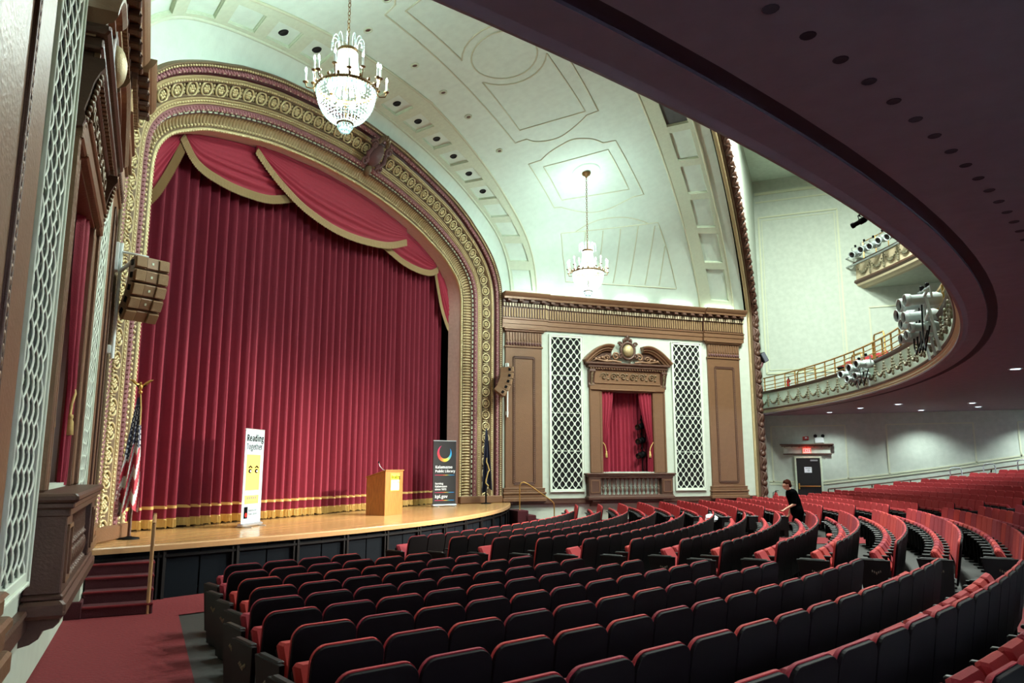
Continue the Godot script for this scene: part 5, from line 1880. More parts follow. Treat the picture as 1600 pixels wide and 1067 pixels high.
func line_array(w: int) -> void:
	var c: Vector3 = [Vector3(7.84, 5.14, 1.42), Vector3(-7.86, 5.10, 1.32)][w]
	var yaw: float = [0.50, -0.22][w]
	var t := thing("line_array", "curved brown loudspeaker stack of five cabinets hung before the %s end of the stage frame" % ["far", "near"][w], "loudspeaker", X(c.x, c.y, c.z, yaw), "hung loudspeaker stacks")
	# cabinets follow an arc that tips down towards the floor
	var ang := deg_to_rad(14.0)
	var y := 0.46
	var z := 0.0
	for k in 5:
		var tilt := deg_to_rad(-2.0) + k * deg_to_rad(9.5)
		var b := Transform3D(Basis(Vector3.RIGHT, tilt), Vector3(0, y, z))
		var cab := G.new()
		var front := []
		for q in [[-0.25, 0.19, 0.085], [0.05, 0.28, 0.103], [0.16, 0.30, 0.106]]:
			front.append(PackedVector3Array([b * Vector3(-q[1], -q[2], q[0]), b * Vector3(q[1], -q[2], q[0]), b * Vector3(q[1], q[2], q[0]), b * Vector3(-q[1], q[2], q[0])]))
		cab.loft(front, true, false)
		cab.fan(front[0])
		cab.fan(front[2])
		var o := obj("cabinet", cab, M.speaker_brown, t)
		for sx in [-1, 1]:
			obj("grille", G.new().box(b * X(sx * 0.20, 0, 0.18), Vector3(0.18, 0.19, 0.05), 0.012), M.speaker_grille, o)
			obj("side_vent", G.new().box(b * X(sx * 0.285, 0, 0.06), Vector3(0.02, 0.10, 0.09), 0.004), M.black, o)
		obj("waveguide", G.new().box(b * X(0, 0, 0.165), Vector3(0.20, 0.19, 0.03), 0.01), M.speaker_brown, o)
		if k < 4:
			obj("badge", G.new().box(b * X(0, 0.0, 0.183), Vector3(0.035, 0.04, 0.006)), M.plaster_cream, o)
		y -= 0.205 * cos(tilt + 0.08)
		z -= 0.205 * sin(tilt + 0.08)
	# bracket and pole on the wall
	var p := thing("speaker_bracket", "white pipe and bracket on the %s wall that carries the loudspeaker stack" % ["far", "near"][w], "bracket", wx(w, 0.20, 0, 0.18))
	var inv := p.transform.affine_inverse()
	var hang: Vector3 = inv * (t.transform * Vector3(0, 0.60, 0.0))
	obj("pipe", G.new().tube([Vector3(0, 3.95, 0), Vector3(0, 5.95, 0)], 0.03, 8), M.white_paint, p)
	obj("arm", G.new().tube([Vector3(0, 5.80, 0), hang + Vector3(0, 0.02, 0)], 0.022, 8), M.white_paint, p)
	obj("strut", G.new().tube([Vector3(0, 5.45, 0), hang.lerp(Vector3(0, 5.8, 0), 0.35)], 0.035, 8), M.white_paint, p)
	obj("hook", G.new().tube([hang + Vector3(0, 0.04, 0), hang - Vector3(0, 0.12, 0)], 0.012, 6), M.steel, p)
	obj("wall_plate", G.new().at(Vector3(0, 5.7, -0.06), Vector3(0.14, 0.5, 0.06), 0.01).at(Vector3(0, 4.1, -0.06), Vector3(0.10, 0.14, 0.06), 0.01), M.white_paint, p)

func far_wall_things() -> void:
	var F := Transform3D(Basis(Vector3(0, 0, 1), Vector3.UP, Vector3(-1, 0, 0)), Vector3(XH, 0, 0))     # x along the wall (z of the house), z into the room
	# exit door
	var d := Node3D.new()
	d.name = "door_1"
	add_child(d)
	d.transform = F * X(11.11, 0.36, 0)
	d.set_meta("kind", "structure")
	d.set_meta("label", "dark exit door with a brass push bar and a paper notice")
	obj("door_frame", G.new().at(Vector3(-0.52, 1.1, 0.03), Vector3(0.08, 2.24, 0.10), 0.01).at(Vector3(0.52, 1.1, 0.03), Vector3(0.08, 2.24, 0.10), 0.01).at(Vector3(0, 2.22, 0.03), Vector3(1.12, 0.08, 0.10), 0.01), M.plaster_cream, d)
	obj("door_leaf", G.new().at(Vector3(0, 1.09, 0.03), Vector3(0.96, 2.18, 0.05), 0.006), M.red_door, d)
	obj("push_bar", G.new().at(Vector3(0.02, 0.98, 0.10), Vector3(0.86, 0.05, 0.05), 0.012).at(Vector3(-0.41, 0.98, 0.08), Vector3(0.06, 0.26, 0.05), 0.012), M.brass, d)
	obj("door_closer", G.new().at(Vector3(0.24, 2.08, 0.09), Vector3(0.30, 0.07, 0.06), 0.01), M.steel, d)
	var n := thing("paper_notice", "white paper notice taped to the dark exit door", "notice", F * X(11.09, 2.04, 0.06))
	obj("sheet", G.new().at(Vector3(0, 0, 0.003), Vector3(0.30, 0.24, 0.003)), M.paper, n)
	obj("mark", G.new().lathe([Vector2(0.025, 0.0), Vector2(0.04, 0.0)], 14, Transform3D(Basis(Vector3.RIGHT, PI / 2), Vector3(0.02, -0.03, 0.0065))).at(Vector3(0, 0.06, 0.006), Vector3(0.22, 0.02, 0.002)), M.ink_grey, n)
	var h := thing("door_hood", "moulded cornice hood on the wall above the exit door", "door hood", F * X(11.09, 2.70, 0))
	obj("board", G.new().at(Vector3(0, 0.17, 0.05), Vector3(1.90, 0.26, 0.10), 0.01), M.plaster_house, h)
	obj("cornice", G.new().at(Vector3(0, 0.42, 0.14), Vector3(2.18, 0.06, 0.30), 0.015).at(Vector3(0, 0.365, 0.12), Vector3(2.08, 0.06, 0.24), 0.015), M.bronze_dark, h)
	obj("lower_moulding", G.new().at(Vector3(0, 0.02, 0.07), Vector3(1.96, 0.05, 0.14), 0.012), M.bronze_dark, h)
	obj("stud_row", G.new().at(Vector3(0, 0.315, 0.09), Vector3(2.0, 0.05, 0.16), 0.01), M.plaster_cream, h)
	for k in 7:
		obj("stud", G.new().ball(Vector3((k - 3) * 0.30, 0.315, 0.175), Vector3(0.02, 0.02, 0.012), 6, 4), M.bronze_dark, h)
	var e := thing("exit_sign", "glowing red exit sign on the hood above the dark door", "exit sign", F * X(11.09, 2.86, 0.13))
	obj("housing", G.new().at(Vector3(0, 0, 0.0), Vector3(0.38, 0.25, 0.06), 0.012), M.cream_trim, e)
	obj("face", G.new().at(Vector3(0, 0, 0.033), Vector3(0.30, 0.19, 0.006)), M.exit_glow, e)
	var tx := text(e, "lettering", "EXIT", 0.15, M.ink, Vector3(-0.135, 0, 0.038), 700)
	tx.material_override = M.red_gloss
	var l := OmniLight3D.new()
	l.name = "exit_light"
	l.light_color = Color(1, 0.15, 0.1)
	l.light_energy = 0.06
	l.light_size = 0.1
	l.omni_range = 30
	l.omni_attenuation = 2
	l.shadow_enabled = true
	l.position = Vector3(0, 0, 0.14)
	e.add_child(l)
	var al := thing("fire_alarm", "small dark red fire alarm box high above the exit door", "fire alarm", F * X(11.07, 3.40, 0.0))
	obj("case", G.new().at(Vector3(0, 0, 0.03), Vector3(0.24, 0.16, 0.06), 0.012), M.red_gloss, al)
	obj("strobe", G.new().at(Vector3(0.02, 0.01, 0.07), Vector3(0.09, 0.06, 0.03), 0.01), M.paper, al)
	var em := thing("emergency_light", "twin-headed white emergency light above the exit door hood", "emergency light", F * X(11.62, 3.30, 0.0))
	obj("case", G.new().at(Vector3(0, 0, 0.05), Vector3(0.36, 0.24, 0.10), 0.015), M.white_paint, em)
	for sx in [-1, 1]:
		obj("lamp_head", G.new().lathe([Vector2(0.0, 0.03), Vector2(0.05, 0.03), Vector2(0.075, 0.0), Vector2(0.07, -0.05), Vector2(0.0, -0.07)], 12, Transform3D(Basis(Vector3.RIGHT, PI / 2), Vector3(sx * 0.15, 0.19, 0.08))), M.black, em)
	extinguisher("red fire extinguisher on the side wall between outer arch and exit door", F * X(9.72, 0.62, 0.09))
	extinguisher("small fire extinguisher standing behind the lower balcony rail near the arch", Transform3D(Basis(), polar(30.7, 31.5, 5.42)))
	# handrail on the wall
	var hr := thing("wall_handrail", "long dark rail on brackets rising along the pale wall from the exit door", "handrail", F)
	var path := [Vector3(11.85, chair_rail(11.85) - 0.42, 0.02), Vector3(11.83, chair_rail(11.85) - 0.42, 0.1), Vector3(11.85, chair_rail(11.85) - 0.24, 0.12)]
	for k in 14:
		var z := 11.95 + k
		path.append(Vector3(z, chair_rail(z) - 0.24, 0.12))
	obj("rail", G.new().tube(path, 0.028, 8), M.bronze_dark, hr)
	obj("lower_board", G.new().bar(Vector3(11.85, chair_rail(11.85) - 0.42, 0.03), Vector3(18.0, chair_rail(18.0) - 0.42, 0.03), 0.05, 0.10, Vector3(0, 0, 1)).bar(Vector3(18.0, chair_rail(18.0) - 0.42, 0.03), Vector3(24.8, chair_rail(24.8) - 0.42, 0.03), 0.05, 0.10, Vector3(0, 0, 1)), M.plaster_cream, hr)
	for k in 9:
		var z := 12.1 + k * 1.45
		obj("bracket", G.new().bar(Vector3(z, chair_rail(z) - 0.36, 0.02), Vector3(z, chair_rail(z) - 0.25, 0.12), 0.05, 0.03), M.bronze_dark, hr)
	# hoop rails at the row ends
	for k in 3:
		var z := 16.55 + k * 1.15
		var hx := 17.55
		var y0 := flo_xz(hx, z)
		var hp := thing("hoop_rail", "grey steel hoop rail at the row ends by the side wall, %s of three" % ["lowest", "middle", "highest"][k], "hoop rail", X(hx, y0, z), "hoop rails by the side wall")
		obj("hoop", G.new().tube([Vector3(0, -0.02, -0.2), Vector3(0, 0.98, -0.2), Vector3(0, 1.06, -0.15), Vector3(0, 1.08, 0), Vector3(0, 1.06, 0.15), Vector3(0, 0.98, 0.2), Vector3(0, -0.02, 0.2)], 0.022, 8), M.steel, hp)
	# ceiling downlights under the balcony
	var k := 0
	for q in [Vector2(3.55, 16.1), Vector2(13.65, 14.4), Vector2(14.05, 16.8), Vector2(15.1, 13.2), Vector2(17.2, 12.1), Vector2(16.1, 17.3), Vector2(17.3, 15.5), Vector2(17.3, 19.3), Vector2(9.0, 18.5)]:
		var t := thing("downlight", "round white downlight under the balcony, %s" % ["alone over the middle of the seats", "second outward from the exit door side, inner row", "inner row above the upper seats", "nearest the lip, inner row", "closest to the exit door", "outer row over the upper seats", "outer row by the middle wall panel", "last along the side wall", "deep over the far seat block"][k], "downlight", X(q.x, 4.42, q.y), "")
		obj("trim_ring", G.new().lathe([Vector2(0.10, 0.005), Vector2(0.15, 0.0), Vector2(0.155, -0.012), Vector2(0.11, -0.016), Vector2(0.10, 0.005)], 18), M.white_paint, t)
		obj("lamp_disc", G.new().lathe([Vector2(0.0, -0.012), Vector2(0.105, -0.012)], 18), M.downlight, t)
		var s := SpotLight3D.new()
		s.name = "downlight_lamp"
		s.light_color = Color(0.94, 1.0, 0.99)
		s.light_energy = E_DOWN * [0.5, 0.5, 0.5, 0.5, 1.0, 0.5, 1.3, 1.3, 0.5][k]
		s.spot_range = 40
		s.spot_attenuation = 2
		s.spot_angle = 62
		s.spot_angle_attenuation = 0.8
		s.light_size = 0.1
		s.shadow_enabled = true
		s.position = Vector3(0, -0.05, 0)
		s.rotation.x = -PI / 2
		t.add_child(s)
		k += 1

func extinguisher(label: String, xf: Transform3D) -> void:
	var t := thing("fire_extinguisher", label, "fire extinguisher", xf)
	obj("cylinder", G.new().lathe([Vector2(0.0, 0.0), Vector2(0.075, 0.0), Vector2(0.08, 0.03), Vector2(0.08, 0.36), Vector2(0.05, 0.43), Vector2(0.025, 0.45), Vector2(0.0, 0.45)], 14), M.red_gloss, t)
	obj("valve", G.new().at(Vector3(0, 0.48, 0), Vector3(0.05, 0.06, 0.05), 0.01).at(Vector3(0.05, 0.52, 0), Vector3(0.14, 0.02, 0.03), 0.005), M.black, t)
	obj("hose", G.new().tube([Vector3(-0.03, 0.47, 0), Vector3(-0.12, 0.44, 0.02), Vector3(-0.12, 0.28, 0.03), Vector3(-0.10, 0.14, 0.04)], 0.014, 6), M.black, t)
	obj("label", G.new().lathe([Vector2(0.082, 0.14), Vector2(0.082, 0.28)], 8, Transform3D(), 1.0, 2.6), M.paper, t)

func balcony_things() -> void:
	# brass railing of the lower balcony
	var t := thing("balcony_railing", "brass railing with posts along the front of the lower balcony", "railing")
	for q in [[5.95, 0.028], [5.78, 0.016], [5.62, 0.016], [5.48, 0.016]]:
		var path := []
		for k in 45:
			path.append(polar(29.98, lerpf(-12.0, 33.0, k / 44.0), q[0]))
		obj("rail", G.new().tube(path, q[1], 6), M.brass, t)
	for k in 28:
		obj("post", G.new().bar(polar(29.98, -12.0 + k * 1.66, 5.36), polar(29.98, -12.0 + k * 1.66, 5.96), 0.05, 0.035), M.brass, t)
	# hoops over the steps in the balcony
	var k := 0
	for q in [[31.6, 33.0, 6.15, 2.6], [30.9, 22.5, 6.0, 1.5], [31.2, 20.3, 6.55, 1.5], [31.2, 16.5, 6.2, 1.3]]:
		var hp := thing("aisle_hoop", "brass hoop rail behind the balcony railing, %s" % ["beside the outer arch", "before the red seats", "tallest, above the white stage lights", "just past the tallest one"][k], "hoop rail", Transform3D(), "balcony hoop rails")
		var a := polar(q[0], q[1], 5.1)
		var b := polar(q[0], q[1] - q[3], 5.1)
		var y: float = q[2] + 0.15
		obj("hoop", G.new().tube([a, Vector3(a.x, y - 0.1, a.z), Vector3(a.x, y, a.z).lerp(Vector3(b.x, y, b.z), 0.08), Vector3(a.x, y, a.z).lerp(Vector3(b.x, y, b.z), 0.92), Vector3(b.x, y - 0.1, b.z), b], 0.03, 8), M.brass, hp)
		k += 1
	# upper balcony railing
	t = thing("balcony_railing", "thin brass railing on top of the small upper balcony", "railing")
	for y in [11.9, 11.55]:
		var path := []
		for j in 30:
			path.append(polar(34.3, lerpf(10.0, 30.6, j / 29.0), y))
		obj("rail", G.new().tube(path, 0.025, 6), M.brass, t)
	for j in 14:
		obj("post", G.new().bar(polar(34.3, 30.6 - j * 1.5, 11.04), polar(34.3, 30.6 - j * 1.5, 11.92), 0.04, 0.04), M.brass, t)
	t = thing("lighting_bar", "pale curved pipe carrying the white stage lights of the upper balcony", "pipe")
	var path := []
	for j in 24:
		path.append(polar(33.75, lerpf(14.0, 31.4, j / 23.0), 10.85))
	obj("pipe", G.new().tube(path, 0.04, 8), M.steel, t)
	var pipe_b := []
	for j in 24:
		pipe_b.append(polar(33.75, lerpf(14.0, 31.4, j / 23.0), 11.25))
	obj("pipe", G.new().tube(pipe_b, 0.03, 8), M.steel, t)
	for j in 6:
		obj("hanger", G.new().bar(polar(33.75, 31.0 - j * 3.0, 10.8), polar(34.2, 31.0 - j * 3.0, 11.0), 0.04, 0.04), M.steel, t)
	for j in 7:
		var deg := 30.0 - 1.15 * j
		var l := stage_lamp("white stage light on the upper balcony pipe, %s from the end" % ["first", "second", "third", "fourth", "fifth", "sixth", "seventh"][j], M.lamp_white, "upper balcony stage lights")
		aim(l, polar(33.7, deg, 11.25 + 0.05 * (j % 2)), Vector3(-6 + j, 2, 0), 1.35)
	# two clusters of white stage lights on the lower balcony front
	t = thing("lamp_scaffold", "white pipe frame holding the large cluster of stage lights at the balcony bend", "pipe frame")
	frame_of(t, [1.8, 0.3, -1.2], 4.75, 5.65)
	var n := 0
	for q in [[2.4, 5.62, 1.7], [0.7, 5.68, 1.8], [1.9, 5.34, 1.5], [0.2, 5.36, 1.6], [2.7, 5.08, 1.4], [-1.0, 5.6, 1.6], [1.1, 5.04, 1.3], [-0.6, 5.05, 1.3]]:
		var l := stage_lamp("white stage light, big cluster at the balcony bend, %s" % ["upper row end facing the stage", "upper row middle", "second row end", "second row middle", "lowest row end", "upper row by the rail", "lowest row middle", "lowest row by the rail"][n], M.lamp_white, "stage lights in the balcony cluster")
		aim(l, polar(29.58, q[0], q[1]), Vector3(-3, 4.2 + 0.5 * (n % 3), -1), q[2] * 0.78)
		n += 1
	t = thing("lamp_scaffold", "white pipe frame holding the small stage light cluster before the balcony seats", "pipe frame")
	frame_of(t, [16.4, 14.4], 4.85, 5.25)
	n = 0
	for q in [[17.0, 5.12, 1.35], [15.2, 5.2, 1.5], [13.8, 5.24, 1.4], [16.0, 4.9, 1.2], [14.4, 4.92, 1.2]]:
		var l := stage_lamp("white stage light, small balcony front cluster, %s" % ["end of the upper row", "middle of the upper row", "bend end of the upper row", "end of the lower row", "bend end of the lower row"][n], M.lamp_white, "stage lights before the balcony seats")
		aim(l, polar(29.58, q[0], q[1]), Vector3(-4, 4.0 + 0.6 * (n % 2), -1), q[2] * 0.82)
		n += 1
	# the lamps that are lit: beams on the curtain
	for q in [[polar(29.0, 2.0, 5.9), Vector3(-3.6, 0.9, -0.5), 1.0], [polar(29.0, 0.4, 5.9), Vector3(1.5, 0.9, -0.5), 0.8], [polar(29.0, 15.4, 5.6), Vector3(-3.0, 0.9, -0.5), 0.8]]:
		var s := SpotLight3D.new()
		s.name = "stage_beam"
		s.light_color = Color(1.0, 0.95, 0.88)
		s.light_energy = E_STAGE * q[2]
		s.spot_angle = 19
		s.spot_angle_attenuation = 1.0
		s.spot_range = 60
		s.spot_attenuation = 2
		s.light_size = 0.08
		s.shadow_enabled = true
		add_child(s)
		s.look_at_from_position(q[0], q[1])
	# black light hung from the balcony edge overhead
	var bl := stage_lamp("black stage light hanging below the edge of the balcony overhead", M.black, "")
	aim(bl, polar(29.82, -20.4, 4.44), Vector3(-2, 1, 0), 0.26)
	var cam := thing("wall_speaker", "small dark grey loudspeaker fixed to the carved outer arch moulding", "loudspeaker", Transform3D(Basis(Vector3.UP, -0.9), Vector3(16.35, 6.75, 9.65)))
	obj("cabinet", G.new().box(Transform3D(Basis(Vector3(0, 0, 1), 0.5), Vector3.ZERO), Vector3(0.24, 0.42, 0.22), 0.02), M.banner_dark, cam)
	obj("grille", G.new().box(Transform3D(Basis(Vector3(0, 0, 1), 0.5), Vector3(0, 0, 0.115)), Vector3(0.20, 0.38, 0.02), 0.006), M.ink_grey, cam)
	obj("bracket", G.new().bar(Vector3(0, -0.2, -0.05), Vector3(-0.05, -0.42, -0.12), 0.08, 0.06), M.rose, cam)

func frame_of(t: Node3D, degs: Array, y0: float, y1: float) -> void:
	for d in degs:
		obj("upright", G.new().tube([polar(29.78, d, y0 - 0.25), polar(29.62, d, y1)], 0.03, 8), M.lamp_white, t)
	for y in [y0, (y0 + y1) / 2, y1]:
		obj("cross_pipe", G.new().tube([polar(29.6, degs[0] + 0.9, y), polar(29.6, (degs[0] + degs[-1]) / 2, y), polar(29.6, degs[-1] - 0.9, y)], 0.03, 8), M.lamp_white, t)
	for k in degs.size() - 1:
		obj("brace", G.new().tube([polar(29.6, degs[k], y0), polar(29.6, degs[k + 1], y1)], 0.022, 6), M.lamp_white, t)
	for k in 4:
		var d0: float = lerpf(degs[0] + 0.6, degs[-1] - 0.6, k / 4.0)
		obj("cable", G.new().tube([polar(29.55, d0, y1 - 0.1), polar(29.5, d0 - 0.5, y0 + 0.05), polar(29.5, d0 - 0.9, y0 - 0.12 - 0.05 * k), polar(29.6, d0 - 1.3, y0 + 0.2)], 0.018, 5), M.black, t)
	obj("wall_arm", G.new().tube([polar(29.6, degs[0], y0 + 0.1), polar(29.9, degs[0], y0 + 0.1)], 0.03, 6), M.lamp_white, t)

func aim(l: Node3D, p: Vector3, target: Vector3, k: float) -> void:
	var z := (target - p).normalized()
	var x := Vector3.UP.cross(z).normalized()
	l.transform = Transform3D(Basis(x, z.cross(x), z).scaled(Vector3.ONE * k), p)

# =====================================================================  seats
const ORD := ["first", "second", "third", "fourth", "fifth", "sixth", "seventh", "eighth", "ninth", "tenth", "eleventh", "twelfth", "thirteenth", "fourteenth", "fifteenth", "sixteenth", "seventeenth", "eighteenth", "nineteenth", "twentieth", "twenty-first", "twenty-second", "twenty-third", "twenty-fourth", "twenty-fifth", "twenty-sixth", "twenty-seventh", "twenty-eighth", "twenty-ninth", "thirtieth"]

func on_screen(p: Vector3) -> Vector3:      # place in the photograph (1600 x 1067) and distance
	var d := p - EYE
	var a := deg_to_rad(67.5)
	var b := deg_to_rad(9.454)
	var x := d.x * cos(a) + d.z * sin(a)
	var z := d.x * sin(a) - d.z * cos(a)
	var dd := z * cos(b) + d.y * sin(b)
	var up := d.y * cos(b) - z * sin(b)
	if dd < 0.3:
		return Vector3(-9999, -9999, dd)
	return Vector3(800 + 1180 * x / dd, 533.5 - 1180 * up / dd, dd)

func seat_parts() -> Dictionary:
	var P := {}
	var tilt := Transform3D(Basis(Vector3.RIGHT, deg_to_rad(9.0)), Vector3(0, 0.36, 0.145))
	# local axes: -z towards the stage; the shell is the back, the cushion its front
	var shell := round_rect(0.498, 0.63, 0.095, true, 6)
	P.back_shell = G.new().prism(shell, 0.028, tilt * X(0, 0.209, 0.045), 0.003).done()
	var pad := G.new()
	var pf := tilt * Transform3D(Basis(Vector3.UP, PI), Vector3(0, 0.262, 0.045))
	pad.prism(round_rect(0.506, 0.54, 0.10, true, 6), 0.03, pf, 0.012, true)
	P.back_cushion = pad.done()
	# seat folded up and, for a few, down
	var pan := func(a: float) -> Transform3D: return Transform3D(Basis(Vector3.RIGHT, a), Vector3(0, 0.44, 0.10))
	for q in [["up", deg_to_rad(-60.0)], ["down", deg_to_rad(-4.0)]]:
		var f: Transform3D = Transform3D(Basis(Vector3.RIGHT, -q[1]), Vector3(0, 0.35, 0.07))
		P["seat_" + q[0]] = G.new().box(f * X(0, 0.03, -0.20), Vector3(0.42, 0.09, 0.38), 0.03).done()
		P["pan_" + q[0]] = G.new().box(f * X(0, -0.03, -0.19), Vector3(0.40, 0.03, 0.34), 0.008).done()
	P.armrest = G.new().at(Vector3(0, 0.60, -0.08), Vector3(0.055, 0.03, 0.36), 0.008).done()
	P.support = G.new().at(Vector3(0, 0.40, -0.05), Vector3(0.035, 0.38, 0.26), 0.006).at(Vector3(0, 0.14, 0.0), Vector3(0.03, 0.26, 0.12), 0.006).at(Vector3(0, 0.015, 0.0), Vector3(0.05, 0.03, 0.30), 0.006).done()
	var side_pts := PackedVector2Array([Vector2(-0.18, 0.0), Vector2(0.14, 0.0), Vector2(0.17, 0.58), Vector2(-0.30, 0.58), Vector2(-0.28, 0.50)])
	P.end_panel = G.new().prism(side_pts, 0.04, Transform3D(Basis(Vector3(0, 0, 1), Vector3.UP, Vector3(-1, 0, 0)), Vector3(0.02, 0.02, 0)), 0.006).done()
	var em := G.new()
	for q in [[Vector3(0, 0.08, -0.10), Vector3(0, 0.48, -0.10)], [Vector3(0, 0.08, 0.06), Vector3(0, 0.48, 0.06)], [Vector3(0, 0.48, -0.10), Vector3(0, 0.48, 0.06)], [Vector3(0, 0.08, -0.10), Vector3(0, 0.08, 0.06)]]:
		em.bar(q[0], q[1], 0.062, 0.014, Vector3(1, 0, 0))
	for k in 5:
		em.ball(Vector3(0, 0.44 - 0.012 * (2 - absi(k - 2)), -0.075 + k * 0.027), Vector3(0.038, 0.022, 0.013), 6, 4)
	em.ball(Vector3(0, 0.405, -0.02), Vector3(0.03, 0.02, 0.02), 6, 4)
	P.emblem = em.done()
	return P

func seats() -> void:
	var P := seat_parts()
	var reds := []
	for c in [Color(0.64, 0.15, 0.17), Color(0.70, 0.20, 0.18), Color(0.58, 0.13, 0.19)]:
		var m: StandardMaterial3D = M.seat_red.duplicate()
		m.albedo_color = c
		reds.append(m)
	# all places
	var list := []
	var nL := Vector2(cos(TL), sin(TL))
	var nR := Vector2(-cos(TR), sin(TR))
	for k in 25:
		var r := 20.92 + 0.79 * k - 0.27
		var pitch := 0.51 / r
		for b in 3:
			var row := []
			var th := deg_to_rad(-50.0)
			var stag := pitch * (0.5 if k % 2 else 0.0)
			var seat_no := 0
			var a := -0.9 + stag * (1.0 if b == 1 else 0.0)
			if b == 0:
				# start at the wall aisle
				while a < 0.9 and Vector2(0.5 + r * sin(a) - PL.x, -15.6 + r * cos(a) - PL.z).dot(nL) < 1.95:
					a += 0.004
			while a < 0.9:
				var p := Vector2(0.5 + r * sin(a), -15.6 + r * cos(a))
				var ok := false
				if b == 0:
					ok = p.x < -7.1 and k >= 2
				elif b == 1:
					ok = absf(p.x - 0.1) < 4.55
				else:
					ok = p.x > 6.65 and p.x < 17.1 and (Vector2(p.x - PR.x, p.y - PR.z).dot(nR) > 1.7)
				if ok:
					row.append([p, a])
				a += pitch
			for j in row.size():
				var p: Vector2 = row[j][0]
				var y := flo_xz(p.x, p.y)
				var s := on_screen(Vector3(p.x, y + 0.6, p.y))
				if s.x < -120 or s.x > 1720 or s.y > 1250:
					continue
				if Vector2(p.x - EYE.x, p.y - EYE.z).length() < 2.6:
					continue
				list.append({"p": Vector3(p.x, y, p.y), "a": row[j][1], "b": b, "k": k, "j": j, "n": row.size(), "d": s.z, "first": j == 0, "last": j == row.size() - 1, "in": s.x > -30 and s.x < 1640 and s.y < 1110})
	list.sort_custom(func(u, v): return (u.d - (0.0 if u["in"] else -100.0)) < (v.d - (0.0 if v["in"] else -100.0)))
	# one seat of each kind, then copies
	var r2 := RandomNumberGenerator.new()
	r2.seed = 21
	var shared := {}
	var protos := {}
	var blocks := ["near block", "centre block", "far block"]
	var rest := []
	var first_row := [99, 99, 99]
	for q in list:
		first_row[q.b] = mini(first_row[q.b], q.k)
	for i in list.size():
		var q: Dictionary = list[i]
		var xf := Transform3D(Basis(Vector3.UP, q.a), q.p)
		if i >= 300:
			rest.append(xf)
			continue
		var down: bool = (q.b == 1 and q.first and q.k % 2 == 1 and q.k < 9) or r2.randf() < 0.02
		var key := "%d%s%s%s" % [r2.randi() % 3, "d" if down else "u", "f" if q.first else "", "l" if q.last else ""]
		var o: Node3D
		if not protos.has(key):
			o = Node3D.new()
			o.name = numbered("theatre_seat")
			add_child(o)
			var red: Material = reds[int(key[0])]
			obj("back_shell", P.back_shell, M.seat_shell, o)
			obj("back_cushion", P.back_cushion, red, o)
			var sc := obj("seat_cushion", P.seat_down if down else P.seat_up, red, o)
			obj("seat_pan", P.pan_down if down else P.pan_up, M.seat_iron, sc)
			for sx in ([-1, 1] if q.last else [-1]):
				obj("armrest", P.armrest, M.seat_arm, o, X(sx * 0.255, 0, 0))
				obj("support", P.support, M.seat_iron, o, X(sx * 0.255, 0, 0))
			for e in [["first", -1], ["last", 1]]:
				if q[e[0]]:
					var ep := obj("end_panel", P.end_panel, M.seat_iron, o, X(e[1] * 0.275, 0, 0))
					obj("emblem", P.emblem, M.emblem, ep)
			protos[key] = o
		else:
			o = protos[key].duplicate()
			o.name = numbered("theatre_seat")
			add_child(o)
		o.transform = xf
		o.set_meta("label", "red seat, %s from its near end, %s row from the stage, %s" % [ORD[q.j], ORD[q.k - first_row[q.b]], blocks[q.b]])
		o.set_meta("category", "theatre seat")
		o.set_meta("group", "red seats of the %s" % blocks[q.b])
	# the farthest ones together
	var am := ArrayMesh.new()
	var mats := [[["back_cushion", "seat_up"], reds[0]], [["back_shell"], M.seat_shell], [["pan_up", "support"], M.seat_iron], [["armrest"], M.seat_arm]]
	for q in mats:
		var st := SurfaceTool.new()
		for n in q[0]:
			st.append_from(P[n], 0, X(-0.255 if n in ["support", "armrest"] else 0.0, 0, 0))
		st.commit(am)
		am.surface_set_material(am.get_surface_count() - 1, q[1])
	var o := stuff("distant_seats", am, null, rest, null)
	o.set_meta("label", "the many distant red theatre seats of the rear and far rows")
	o.set_meta("category", "theatre seats")
	print("seats in view ", list.size())
	# seats on the lower balcony that show over the rail
	var n := 0
	for q in [[27.0, 3], [24.2, 3], [19.5, 2], [13.2, 4], [10.6, 3]]:
		for j in q[1]:
			var deg: float = q[0] - j * 1.02
			var p := polar(31.75, deg, 5.42)
			var o2: Node3D = protos.values()[0].duplicate()
			o2.name = numbered("theatre_seat")
			add_child(o2)
			o2.transform = Transform3D(Basis(Vector3.UP, deg_to_rad(deg)), p)
			o2.set_meta("label", "%s red balcony seat from the outer arch, behind the brass railing" % ORD[n])
			o2.set_meta("category", "theatre seat")
			o2.set_meta("group", "balcony seats behind the railing")
			n += 1
	# a crumpled white bag on one seat
	var b := thing("plastic_bag", "crumpled white plastic bag left on a seat of the centre block", "bag", X(3.9, flo_xz(3.9, 8.95) + 0.62, 8.95))
	var g := G.new()
	var rows := []
	for i in 8:
		var row := PackedVector3Array()
		for j in 14:
			var u := TAU * j / 14
			var v := -PI / 2 + PI * i / 7
			var rr := 0.16 * (1.0 + 0.25 * sin(3 * u + i) * cos(v))
			row.append(Vector3(rr * cos(v) * cos(u), 0.11 + 0.12 * sin(v), rr * cos(v) * sin(u)))
		rows.append(row)
	obj("film", g.loft(rows, true, false), M.paper, b)

